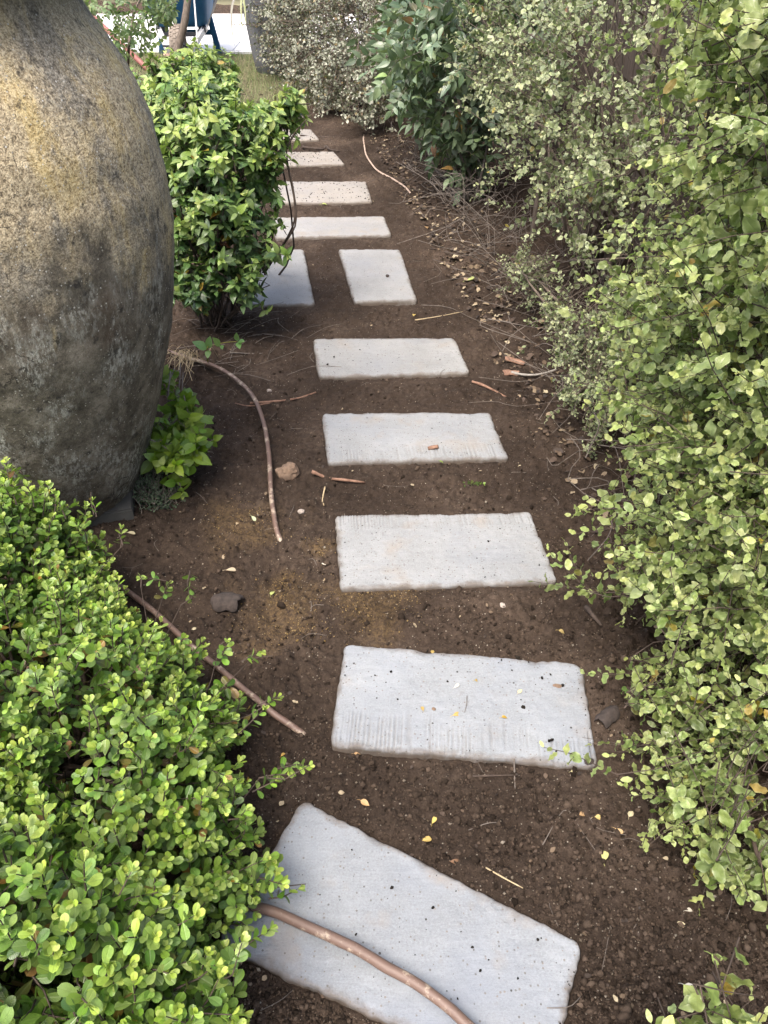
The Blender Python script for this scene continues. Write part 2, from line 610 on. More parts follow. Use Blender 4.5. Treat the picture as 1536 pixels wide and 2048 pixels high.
def leaves_mesh(name, L, tmpl, mat, origin, r):
    Vs, Fs, UVs, A, Q = [], [], [], [], []
    n0 = 0
    var = r.integers(0, len(tmpl), len(L['s']))
    for k, (tv, tf, tu) in enumerate(tmpl):
        m = var == k
        if not m.any(): continue
        V = np.einsum('nij,vj->nvi', L['R'][m] * L['s'][m][:, None, None], tv) + L['T'][m][:, None] - origin
        cnt = m.sum(); nv = len(tv)
        Vs.append(V.reshape(-1, 3))
        Fs.append((tf[None] + (np.arange(cnt) * nv)[:, None, None]).reshape(-1, 3) + n0)
        UVs.append(np.tile(tu, (cnt, 1)))
        A.append(np.repeat(L['age'][m], nv)); Q.append(np.repeat(r.random(cnt), nv))
        n0 += cnt * nv
    return mesh_np(name, np.concatenate(Vs), [np.concatenate(Fs)], mat, np.concatenate(UVs), {'age': np.concatenate(A), 'rnd': np.concatenate(Q)})


def plant(name, label, cat, base, L, tmpl, mat, r, stems=(), twigs=(), stem_mat=None, singles=300, min_px=9, group=None, twig_r=.0012, foliage='foliage'):
    """a plant: an Empty at its base > stem meshes, twigs (stuff), single leaves (those that show largest) and the rest of its foliage (stuff)"""
    base = np.array(base, float)
    root = link(name, None, loc=base)
    tag(root, label, cat, group)
    for pts, rad in stems:
        MB().tube(np.asarray(pts) - base, rad, 7).build('stem', stem_mat, root)
    if len(twigs):
        mb = MB()
        for a, b in twigs:
            a, b = np.asarray(a), np.asarray(b)
            mid = (a + b) / 2 + r.normal(0, .06, 3) * np.linalg.norm(b - a)
            mb.tube(np.stack([a, mid, b]) - base, np.array([1.5, 1.1, .7]) * twig_r, 4, cap=False)
        tag(mb.build('twigs', stem_mat, root), kind='stuff')
    vis, ap = leaf_visible(L)
    order = np.argsort(-vis)[:singles]
    order = order[(vis[order] > 0) & (ap[order] > min_px)]
    mask = np.zeros(len(vis), bool); mask[order] = True
    cache = {}
    for i in order:
        k, b = int(r.integers(len(tmpl))), int(np.clip(L['age'][i] * 8, 0, 7))
        if (k, b) not in cache:
            tv, tf, tu = tmpl[k]
            cache[(k, b)] = mesh_np('leaf', tv, [tf], mat, tu, {'age': np.full(len(tv), (b + .5) / 8), 'rnd': np.zeros(len(tv))})
        o = bpy.data.objects.new('leaf', cache[(k, b)])
        C.objects.link(o)
        o.parent = root
        M = np.eye(4); M[:3, :3] = L['R'][i] * L['s'][i]; M[:3, 3] = L['T'][i] - base
        o.matrix_basis = Matrix(M.tolist())
    rest = {k: v[~mask] for k, v in L.items()}
    if len(rest['s']):
        tag(link(foliage, leaves_mesh(foliage, rest, tmpl, mat, base, r), root), kind='stuff')
    return root


def limb(a, b, r0, r1, r, bend=.06, n=7):
    a, b = np.asarray(a, float), np.asarray(b, float)
    d = np.linalg.norm(b - a)
    P = np.stack([a + (b - a) * t for t in np.linspace(0, 1, 4)])
    P[1:3] += r.normal(0, bend, (2, 3)) * d
    return spline(P, n), np.linspace(r0, r1, n)


# ------------------------------------------------------------------ paving slab footprints (corners read off the photo, back-left first)
TOP = .012
SLABS = [
    # corners, label, surface
    ([(605, 1598), (1168, 1888), (1092, 2185), (430, 1888)], 'large blue grey slab nearest the camera, set askew under the brown pipe', dict(n=(150, 76), groove=None)),
    ([(688, 1286), (1165, 1328), (1197, 1535), (660, 1490)], 'grey slab with combed grooves and black crumbs, in front of the slab with the pipe', dict(n=(230, 90), groove=(-1.05, -.42))),
    ([(670, 1030), (1062, 1023), (1115, 1163), (680, 1178)], 'grey slab with a combed strip at its back edge, beside the yellow sawdust', dict(n=(200, 70), groove=(.62, 1.05))),
    ([(645, 826), (980, 824), (1017, 915), (655, 925)], 'pale grey slab with one curled brown leaf near its front edge', dict(n=(160, 50), groove=(-1.05, -.5))),
    ([(625, 677), (908, 675), (942, 745), (637, 753)], 'pale speckled slab just in front of the two slabs laid lengthwise', dict(n=(110, 44), groove=None)),
    ([(677, 498), (800, 498), (835, 600), (708, 603)], 'lengthwise slab on the hedge side of its pair, with one dark spot', dict(n=(50, 70), groove=None)),
    ([(487, 498), (608, 498), (630, 608), (503, 611)], 'lengthwise slab half hidden behind the bushy green shrub', dict(n=(50, 70), groove=None)),
    ([(545, 434), (768, 432), (784, 470), (550, 475)], 'clean pale slab lying across the path just behind the lengthwise pair', dict(n=(80, 36), groove=None)),
    ([(545, 363), (732, 362), (745, 403), (548, 406)], 'weathered slab thickly speckled with dark grit, beside the end of the thin hose', dict(n=(70, 36), groove=None)),
    ([(500, 303), (668, 303), (690, 328), (500, 333)], 'speckled cream slab with a rounded corner, below the bare root', dict(n=(60, 30), groove=None)),
    ([(462, 258), (622, 258), (640, 279), (470, 284)], 'small pale slab behind the leggy stems with a thin root across it', dict(n=(50, 26), groove=None)),
    ([(450, 222), (596, 220), (608, 233), (455, 238)], 'farthest slab, a sliver showing under the shrub leaves near the lawn', dict(n=(40, 20), groove=None)),
]
SLAB_Q = [np.array([at(px, py, TOP)[:2] for px, py in c]) for c, _, _ in SLABS]


def slab_dist(x, y):
    """signed distance-like value to the nearest slab edge, negative inside"""
    best = np.full(np.shape(x), 9.0)
    for q in SLAB_Q:
        d = np.full(np.shape(x), -9.0)
        for i in range(4):
            a, b = q[i], q[(i + 1) % 4]
            e = (b - a) / np.linalg.norm(b - a)
            nrm = np.array([-e[1], e[0]])          # corners run clockwise seen from above: left side is outside
            d = np.maximum(d, (x - a[0]) * nrm[0] + (y - a[1]) * nrm[1])
        best = np.minimum(best, d)
    return best


SAW = [(500, 1050, .16), (560, 1232, .15), (745, 1240, .13), (590, 1262, .07), (640, 1095, .06), (480, 1040, .1), (700, 1195, .12), (575, 1160, .05), (820, 1185, .10)]
SAW_P = [(at(a, b)[0], at(a, b)[1], c) for a, b, c in SAW]


def ground_h(x, y):
    x, y = np.asarray(x, float), np.asarray(y, float)
    h = -.004 + .030 * fbm(x * 2.1, y * 2.1, 2, 3)
    c = fbm(x * 17, y * 17, 3, 21)
    h = h + .018 * c + .024 * np.maximum(0, fbm(x * 42, y * 42, 3, 31)) + .017 * fbm(x * 95, y * 95, 2, 41)
    edge = 1.05 - .19 * y                     # the bed on the hedge side lies a little higher
    h = h + .05 * sstep(0, .5, x - edge)
    d = slab_dist(x, y)
    near = sstep(.10, .0, d)
    h = h * (1 - .55 * near) - .002 * near
    h = np.where(d < 0.012, np.minimum(h, .003), h)
    h = h - .030 * sstep(.01, -.03, d)
    return h


# ------------------------------------------------------------------ GROUND
n = NT('soil')
wp = world_pos(n)
a = n.noise(3.0, 5, .6, wp)
b = n.noise(60.0, 6, .7, wp)
g = n.noise(260.0, 4, .7, wp)
col = n.ramp(n.math('ADD', n.math('MULTIPLY', a, .5), n.math('MULTIPLY', b, .5)), [(.34, (.024, .0165, .0115)), (.52, (.060, .0425, .0310)), (.70, (.135, .100, .075))])
col = n.mix(n.math('MULTIPLY', n.math('SUBTRACT', g, .52, clamp=True), 3.0, clamp=True), col, (.13, .095, .072))
spk = n.voro(150.0, wp)
spc = n.voro(150.0, wp, out='Color')
sx = n.n('SeparateColor'); n.set(sx.inputs[0], spc)
dot = n.math('MULTIPLY', n.math('LESS_THAN', spk, .24), n.math('GREATER_THAN', sx.outputs[0], .90))
col = n.mix(dot, col, n.mix(sx.outputs[1], (.16, .12, .08), (.42, .38, .32)))
dry = n.n('Attribute', attribute_name='saw').outputs['Fac']
col = n.mix(n.math('MULTIPLY', dry, n.math('MULTIPLY', n.math('SUBTRACT', n.noise(120.0, 5, .8, wp), .40, clamp=True), 2.2, clamp=True)), col, (.25, .165, .07))
hh = n.math('ADD', n.math('MULTIPLY', b, .7), n.math('MULTIPLY', g, .45))
wet = n.noise(1.7, 4, .6, n.mapping(wp, loc=(3, 7, 0)))
col = n.mix(n.math('MULTIPLY', n.math('SUBTRACT', wet, .44, clamp=True), 4.0, clamp=True), n.mix(.42, col, (.012, .008, .006)), col)
M_SOIL = n.done(col, .95, n.bump(hh, 1.0, .012), spec=.15)

rows = np.cumsum(np.concatenate([[0.12], .0042 * (1 + (np.linspace(0, 1, 760) * 2.6) ** 2.0)]))
rows = .12 + (rows - .12) * (8.3 / (rows[-1] - .12)) if rows[-1] > 8.4 or rows[-1] < 8.3 else rows
cols = np.linspace(-1, 1, 470)
Yg, Ug = np.meshgrid(rows, cols, indexing='ij')
Xg = Ug * (.80 + .52 * Yg) + .10 - .06 * Yg
Zg = ground_h(Xg, Yg)
saw = np.zeros_like(Zg)
for sx_, sy_, sr in SAW_P:
    d = np.hypot(Xg - sx_, (Yg - sy_) * 1.1) / sr
    saw = np.maximum(saw, np.clip(1.1 - d + .9 * fbm(Xg * 14, Yg * 14, 3, 77), 0, 1))
nr, nc = Zg.shape
ii, jj = np.meshgrid(np.arange(nr - 1), np.arange(nc - 1), indexing='ij')
q = (ii * nc + jj).ravel()
me = mesh_np('soil', np.stack([Xg, Yg, Zg], -1).reshape(-1, 3), [np.stack([q, q + 1, q + nc + 1, q + nc], 1)], M_SOIL, attrs={'saw': saw.ravel()})
tag(link('soil', me), 'loose dark brown garden soil around the slabs', kind='structure')
xs = np.linspace(-60, 60, 25)
gx, gy = np.meshgrid(xs, xs)
q = (np.arange(24)[:, None] * 25 + np.arange(24)[None]).ravel()
me = mesh_np('ground', np.stack([gx, gy, np.full_like(gx, -.075)], -1).reshape(-1, 3), [np.stack([q, q + 1, q + 26, q + 25], 1)], M_SOIL)
tag(link('ground', me), 'brown earth carrying on beyond the garden path', kind='structure')

# crumbs of soil, light grains and sawdust: real grains scattered over the soil
ICO_V = np.array([(0, 0, -1), (.72, -.53, -.45), (-.28, -.85, -.45), (-.89, 0, -.45), (-.28, .85, -.45), (.72, .53, -.45), (.28, -.85, .45), (-.72, -.53, .45), (-.72, .53, .45), (.28, .85, .45), (.89, 0, .45), (0, 0, 1)])
ICO_F = np.array([(0, 1, 2), (1, 0, 5), (0, 2, 3), (0, 3, 4), (0, 4, 5), (1, 5, 10), (2, 1, 6), (3, 2, 7), (4, 3, 8), (5, 4, 9), (1, 10, 6), (2, 6, 7), (3, 7, 8), (4, 8, 9), (5, 9, 10), (6, 10, 11), (7, 6, 11), (8, 7, 11), (9, 8, 11), (10, 9, 11)])
OCT_V = np.array([(1, 0, 0), (-1, 0, 0), (0, 1, 0), (0, -1, 0), (0, 0, 1), (0, 0, -1)], float)
OCT_F = np.array([(0, 2, 4), (2, 1, 4), (1, 3, 4), (3, 0, 4), (2, 0, 5), (1, 2, 5), (3, 1, 5), (0, 3, 5)])


def rand_rot(m, r):
    q = r.normal(size=(m, 4)); q /= np.linalg.norm(q, axis=1)[:, None]
    w, x, y, z = q.T
    return np.stack([np.stack([1 - 2 * (y * y + z * z), 2 * (x * y - z * w), 2 * (x * z + y * w)], -1), np.stack([2 * (x * y + z * w), 1 - 2 * (x * x + z * z), 2 * (y * z - x * w)], -1), np.stack([2 * (x * z - y * w), 2 * (y * z + x * w), 1 - 2 * (x * x + y * y)], -1)], 1)


def grains(name, pos, size, mat, r, base=(ICO_V, ICO_F), squash=(.55, 1.25), smooth=True):
    bv, bf = base
    m = len(pos)
    V = bv[None] * (1 + r.normal(0, .22, (m, len(bv), 1)))
    V = V * r.uniform(*squash, (m, 1, 3))
    V = np.einsum('nij,nvj->nvi', rand_rot(m, r), V) * np.asarray(size).reshape(-1, 1, 1) + pos[:, None]
    F = (bf[None] + (np.arange(m) * len(bv))[:, None, None]).reshape(-1, 3)
    return mesh_np(name, V.reshape(-1, 3), [F], mat, attrs={'rnd': np.repeat(r.random(m), len(bv))}, smooth=smooth)


def scatter_soil(m, r, y0=.35, y1=7.4, power=1.6):
    """points over the soil, denser near the viewer where each grain shows"""
    u = r.random(m)
    e = 1 - power
    y = (y0 ** e + u * (y1 ** e - y0 ** e)) ** (1 / e)
    x = r.uniform(-1, 1, m) * (.45 + .46 * y)
    return x, y


def grain_mat(name, c0, c1, rough=.95):
    n = NT(name)
    rn = n.n('Attribute', attribute_name='rnd').outputs['Fac']
    c = n.mix(rn, c0, c1)
    g = n.noise(350.0, 3, .6, world_pos(n))
    return n.done(n.mix(n.math('MULTIPLY', g, .6), c, n.mix(.7, c, (.01, .007, .005))), rough, n.bump(n.noise(500.0, 4, .75, world_pos(n)), 1.0, .005), spec=.1)


M_CRUMB = grain_mat('soil_crumb', (.018, .0125, .0088), (.145, .106, .079))
M_GRAIN = grain_mat('light_grain', (.16, .12, .08), (.42, .37, .30))
M_SAW = grain_mat('sawdust', (.26, .17, .06), (.46, .34, .17))
M_BLACK = grain_mat('black_crumb', (.008, .007, .006), (.03, .025, .02))
r = np.random.default_rng(3)
x, y = scatter_soil(80000, r)
w = fbm(x * 6, y * 6, 2, 5) + r.normal(0, .25, len(x))
d = slab_dist(x, y)
k = (d > .006) & (w > -.15)
x, y = x[k], y[k]
sz = np.minimum(.0012 + r.gamma(1.5, .0010, len(x)), .009)
sz = sz * np.where(r.random(len(x)) < .02, 1.7, 1)
me = grains('soil_crumbs', np.stack([x, y, ground_h(x, y) + sz * .35], -1), sz, M_CRUMB, r, (OCT_V, OCT_F))
tag(link('soil_crumbs', me), 'loose crumbs of dark soil strewn between the slabs', kind='stuff')
x, y = scatter_soil(1900, r)
k = slab_dist(x, y) > .006
x, y = x[k], y[k]
sz = np.minimum(.0022 + r.gamma(1.4, .0018, len(x)), .012)
me = grains('soil_clods', np.stack([x, y, ground_h(x, y) + sz * .25], -1), sz, M_CRUMB, r)
tag(link('soil_clods', me), 'lumpy clods of dark soil lying on the bed', kind='stuff')
x, y = scatter_soil(5200, r)
k = slab_dist(x, y) > .004
x, y = x[k], y[k]
sz = np.minimum(.0010 + r.gamma(1.2, .0007, len(x)), .005)
me = grains('pale_grit', np.stack([x, y, ground_h(x, y) + sz * .5], -1), sz, M_GRAIN, r, (OCT_V, OCT_F))
tag(link('pale_grit', me), 'small pale grit scattered over the soil', kind='stuff')
pp = []
for sx_, sy_, sr in SAW_P:
    m = int(2100 * sr)
    pp.append(np.stack([sx_ + r.normal(0, sr * .5, m), sy_ + r.normal(0, sr * .42, m)], -1))
pp = np.concatenate(pp)
k = (slab_dist(pp[:, 0], pp[:, 1]) > .003) & (fbm(pp[:, 0] * 25, pp[:, 1] * 25, 2, 9) > -.12)
pp = pp[k]
sz = .0009 + r.gamma(1.2, .0005, len(pp))
me = grains('sawdust', np.stack([pp[:, 0], pp[:, 1], ground_h(pp[:, 0], pp[:, 1]) + sz * .5], -1), sz, M_SAW, r, (OCT_V, OCT_F))
tag(link('sawdust', me), 'patches of yellow sawdust sprinkled on the soil', kind='stuff')

# lawn, driveway, mulch bed
n = NT('turf')
a = n.noise(9.0, 5, .7, world_pos(n))
M_TURF = n.done(n.ramp(a, [(.3, (.13, .115, .07)), (.7, (.24, .22, .13))]), .95, n.bump(n.noise(120.0, 4, .7, world_pos(n)), 1, .03), spec=.1)
xs = np.linspace(-6, .9, 60); ys = np.linspace(7.25, 9.92, 30)
gx, gy = np.meshgrid(xs, ys)
gy = gy + np.where(gy < 7.5, .25 * fbm(gx * 2, gy * 0, 3, 4), 0)
gz = .012 + .02 * fbm(gx * 2, gy * 2, 3, 6) + np.where(gy < 7.6, -.03, 0)
q = (np.arange(29)[:, None] * 60 + np.arange(59)[None]).ravel()
tag(link('lawn', mesh_np('lawn', np.stack([gx, gy, gz], -1).reshape(-1, 3), [np.stack([q, q + 1, q + 61, q + 60], 1)], M_TURF)), 'patchy lawn strip beyond the path', kind='structure')
m = 22000
r = np.random.default_rng(8)
bx, by = r.uniform(-4.2, .4, m), r.uniform(7.3, 9.9, m)
k = fbm(bx * 3, by * 3, 2, 12) > -.32
bx, by = bx[k], by[k]; m = len(bx)
hgt = r.uniform(.02, .055, m); ang = r.uniform(0, 6.28, m); lean = r.uniform(.1, .9, m)
dx, dy = np.cos(ang), np.sin(ang)
z0 = .012 + .02 * fbm(bx * 2, by * 2, 3, 6)
b0 = np.stack([bx - dy * .002, by + dx * .002, z0], -1); b1 = np.stack([bx + dy * .002, by - dx * .002, z0], -1)
tp = np.stack([bx + dx * hgt * lean, by + dy * hgt * lean, z0 + hgt], -1)
V = np.stack([b0, b1, tp], 1).reshape(-1, 3)
n = NT('grass')
rn = n.n('Attribute', attribute_name='rnd').outputs['Fac']
M_GRASS = n.done(n.ramp(rn, [(0, (.34, .31, .17)), (.4, (.21, .26, .10)), (1, (.11, .20, .05))]), .6, trans=.3)
tag(link('grass', mesh_np('grass', V, [np.arange(m * 3).reshape(-1, 3)], M_GRASS, attrs={'rnd': np.repeat(r.random(m), 3)}, smooth=False)), 'short green and straw coloured grass on the lawn strip', kind='stuff')

n = NT('pale_concrete')
p = n.coord('Object')
a = n.noise(4.0, 5, .6, world_pos(n))
M_CONC = n.done(n.ramp(a, [(.3, (.60, .60, .60)), (.7, (.72, .72, .73))]), .8, n.bump(n.noise(140.0, 3, .6, world_pos(n)), .3, .003))
dw = tag(link('driveway', None, loc=(-2.5, 11.5, 0)), 'bright pale concrete driveway beyond the lawn', kind='structure')
pm = None
for iy in range(6):
    for ix in range(7):
        if pm is None:
            mb = MB(); mb.box((0, 0, 0), (1.59, .505, .08)); pm = mb.mesh('concrete_panel', M_CONC, False)
        link('concrete_panel', pm, dw, loc=(-4.8 + 1.6 * ix, -1.25 + .51 * iy, -.005 + .002 * ((ix * 3 + iy * 5) % 3)))
mb = MB(); mb.box((0, 0, 0), (11.4, .07, .10)); mb.build('kerb_strip', M_CONC, dw, False, loc=(0, -1.545, -.02))
n = NT('mulch')
a = n.noise(30.0, 6, .8, world_pos(n))
M_MULCH = n.done(n.ramp(a, [(.35, (.02, .012, .009)), (.65, (.13, .085, .06))]), .95, n.bump(a, 1, .06))
xs = np.linspace(-8, 3, 90); ys = np.linspace(13.05, 14.2, 16)
gx, gy = np.meshgrid(xs, ys)
gz = .03 + .10 * fbm(gx * 5, gy * 5, 3, 14)
q = (np.arange(15)[:, None] * 90 + np.arange(89)[None]).ravel()
tag(link('garden_bed', mesh_np('garden_bed', np.stack([gx, gy, gz], -1).reshape(-1, 3), [np.stack([q, q + 1, q + 91, q + 90], 1)], M_MULCH)), 'dark mulch bed along the foot of the cream wall', kind='structure')
n = NT('cream_paint')
a = n.noise(2.0, 3, .5, world_pos(n))
M_CREAM = n.done(n.ramp(a, [(.3, (.62, .55, .30)), (.7, (.70, .63, .37))]), .6)
hw = tag(link('house_wall', None, loc=(-2.5, 14.3, 0)), 'cream weatherboard house wall beyond the driveway', 'wall')
bm_ = None
for k in range(13):
    if bm_ is None:
        mb = MB()
        mb.add([(-5, 0, 0), (5, 0, 0), (5, -.03, 0), (-5, -.03, 0), (-5, 0, .19), (5, 0, .19), (5, -.012, .19), (-5, -.012, .19)], [(0, 1, 2, 3), (7, 6, 5, 4), (3, 2, 6, 7), (1, 0, 4, 5), (0, 3, 7, 4), (2, 1, 5, 6)])
        bm_ = mb.mesh('weatherboard', M_CREAM, False)
    link('weatherboard', bm_, hw, loc=(0, 0, .12 + .185 * k))
mb = MB(); mb.box((0, .08, 1.25), (10, .1, 2.5)); mb.build('backing_wall', M_CREAM, hw, False)

# ------------------------------------------------------------------ FENCE on the hedge side
n = NT('old_timber')
p = n.mapping(world_pos(n), (9, 9, .8))
a = n.noise(6.0, 6, .7, p)
b = n.noise(2.0, 3, .6, world_pos(n))
rn = n.n('ObjectInfo').outputs['Random']
c = n.ramp(a, [(.3, (.030, .021, .016)), (.7, (.085, .062, .048))])
c = n.mix(n.math('MULTIPLY', rn, .35), c, (.05, .045, .04))
M_FENCE = n.done(c, .85, n.bump(a, .5, .006))
fx = lambda y: 1.95 - .19 * y
fr = tag(link('fence', None, loc=(fx(4.5), 4.5, 0)), 'weathered brown paling fence half hidden behind the hedge', 'fence')
fa = math.atan2(1, -.19)
u = np.array([-.19, 1]); u /= np.linalg.norm(u)
pm = [None] * 3
r = np.random.default_rng(4)
for i, s in enumerate(np.arange(-4.9, 5.3, .108)):
    k = i % 3
    if pm[k] is None:
        hgt = (1.78, 1.80, 1.795)[k]
        mb = MB(); mb.box((0, 0, hgt / 2), (.098, .016, hgt)); pm[k] = mb.mesh('paling', M_FENCE, False)
    link('paling', pm[k], fr, loc=(u[0] * s + r.normal(0, .002), u[1] * s, -.05), rot=(0, 0, fa + r.normal(0, .015)))
for z in (.3, 1.45):
    mb = MB(); mb.bar((u[0] * -4.9 + .035, u[1] * -4.9, z), (u[0] * 5.3 + .035, u[1] * 5.3, z), .04, .08); mb.build('rail', M_FENCE, fr, False)

# ------------------------------------------------------------------ PAVING SLABS
def slab_material(name, base, tint, grit, seed, stain=.3):
    n = NT(name)
    p = n.mapping(n.coord('Object'), loc=(seed * 3.1, seed * 1.7, 0))
    a = n.noise(5.0, 6, .6, p)
    b = n.noise(28.0, 6, .7, p)
    c = n.ramp(a, [(.3, tuple(v * .78 for v in base)), (.7, tuple(v * 1.08 for v in base))])
    c = n.mix(n.math('MULTIPLY', n.math('SUBTRACT', b, .42, clamp=True), 2.0, clamp=True), c, tint)
    f = n.noise(240.0, 5, .8, p)
    c = n.mix(n.math('MULTIPLY', n.math('SUBTRACT', f, .50, clamp=True), 2.6, clamp=True), c, tuple(min(.62, v * 1.35) for v in base))
    c = n.mix(n.math('MULTIPLY', n.math('SUBTRACT', .46, f, clamp=True), 4.0, clamp=True), c, tuple(v * .5 for v in base))
    bl_ = n.noise(2.6, 5, .65, n.mapping(p, loc=(1, 9, 4)))
    c = n.mix(n.math('MULTIPLY', n.math('SUBTRACT', bl_, .48, clamp=True), 2.6, clamp=True), c, tuple(v * f_ for v, f_ in zip(base, (.76, .80, .90))))
    st = n.noise(7.0, 4, .6, n.mapping(p, loc=(5, 2, 1)))
    c = n.mix(n.math('MULTIPLY', n.math('SUBTRACT', st, .56, clamp=True), stain * 6, clamp=True), c, (.24, .18, .12))
    v = n.voro(70.0, p); vc = n.voro(70.0, p, out='Color')
    s = n.n('SeparateColor'); n.set(s.inputs[0], vc)
    pit = n.math('MULTIPLY', n.math('LESS_THAN', v, n.math('MULTIPLY', s.outputs[1], .22)), n.math('GREATER_THAN', s.outputs[0], 1 - grit))
    c = n.mix(n.math('MULTIPLY', pit, .9), c, (.03, .026, .022))
    geo = n.n('NewGeometry')
    sz = n.n('SeparateXYZ'); n.set(sz.inputs[0], geo.outputs['Position'])
    side_dark = n.math('MULTIPLY', n.math('SUBTRACT', .006, sz.outputs[2], clamp=True), 130, clamp=True)  # slab sides turn dark brown just below the top edge
    c = n.mix(n.math('MULTIPLY', side_dark, .92), c, (.055, .042, .032))
    # soil smeared in from the rim and small earthy scuffs
    rim = n.n('Attribute', attribute_name='rim').outputs['Fac']
    sm = n.noise(16.0, 6, .75, n.mapping(p, loc=(8, 1, 3)))
    rr_ = n.math('SUBTRACT', n.math('MULTIPLY', sm, .062), rim)
    rr_ = n.math('MULTIPLY', n.math('ADD', rr_, -.016), 60.0, clamp=True)
    c = n.mix(n.math('MULTIPLY', rr_, .75), c, (.10, .078, .060))
    sc_ = n.math('MULTIPLY', n.math('SUBTRACT', n.noise(34.0, 6, .8, n.mapping(p, loc=(2, 5, 9))), .60, clamp=True), 7.0, clamp=True)
    c = n.mix(n.math('MULTIPLY', sc_, .35), c, (.13, .10, .075))
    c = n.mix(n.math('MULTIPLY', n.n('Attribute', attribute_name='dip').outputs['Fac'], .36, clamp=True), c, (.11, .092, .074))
    v2 = n.voro(150.0, p); v2c = n.n('SeparateColor'); n.set(v2c.inputs[0], n.voro(150.0, p, out='Color'))
    c = n.mix(n.math('MULTIPLY', n.math('MULTIPLY', n.math('LESS_THAN', v2, .30), n.math('GREATER_THAN', v2c.outputs[0], .86)), .7), c, n.mix(v2c.outputs[1], (.05, .045, .038), (.16, .13, .10)))
    ln = n.noise(9.0, 5, .7, n.mapping(p, (1.2, 9.0, 1), rot=(0, 0, .5 + seed)))
    c = n.mix(n.math('MULTIPLY', n.math('SUBTRACT', ln, .52, clamp=True), 1.6, clamp=True), c, tuple(v * 1.22 for v in base))
    h = n.math('SUBTRACT', n.math('ADD', n.math('ADD', n.math('MULTIPLY', b, .6), n.math('MULTIPLY', ln, .4)), n.math('MULTIPLY', f, .25)), n.math('MULTIPLY', pit, .8))
    return n.done(c, .82, n.bump(h, .8, .005), spec=.3)


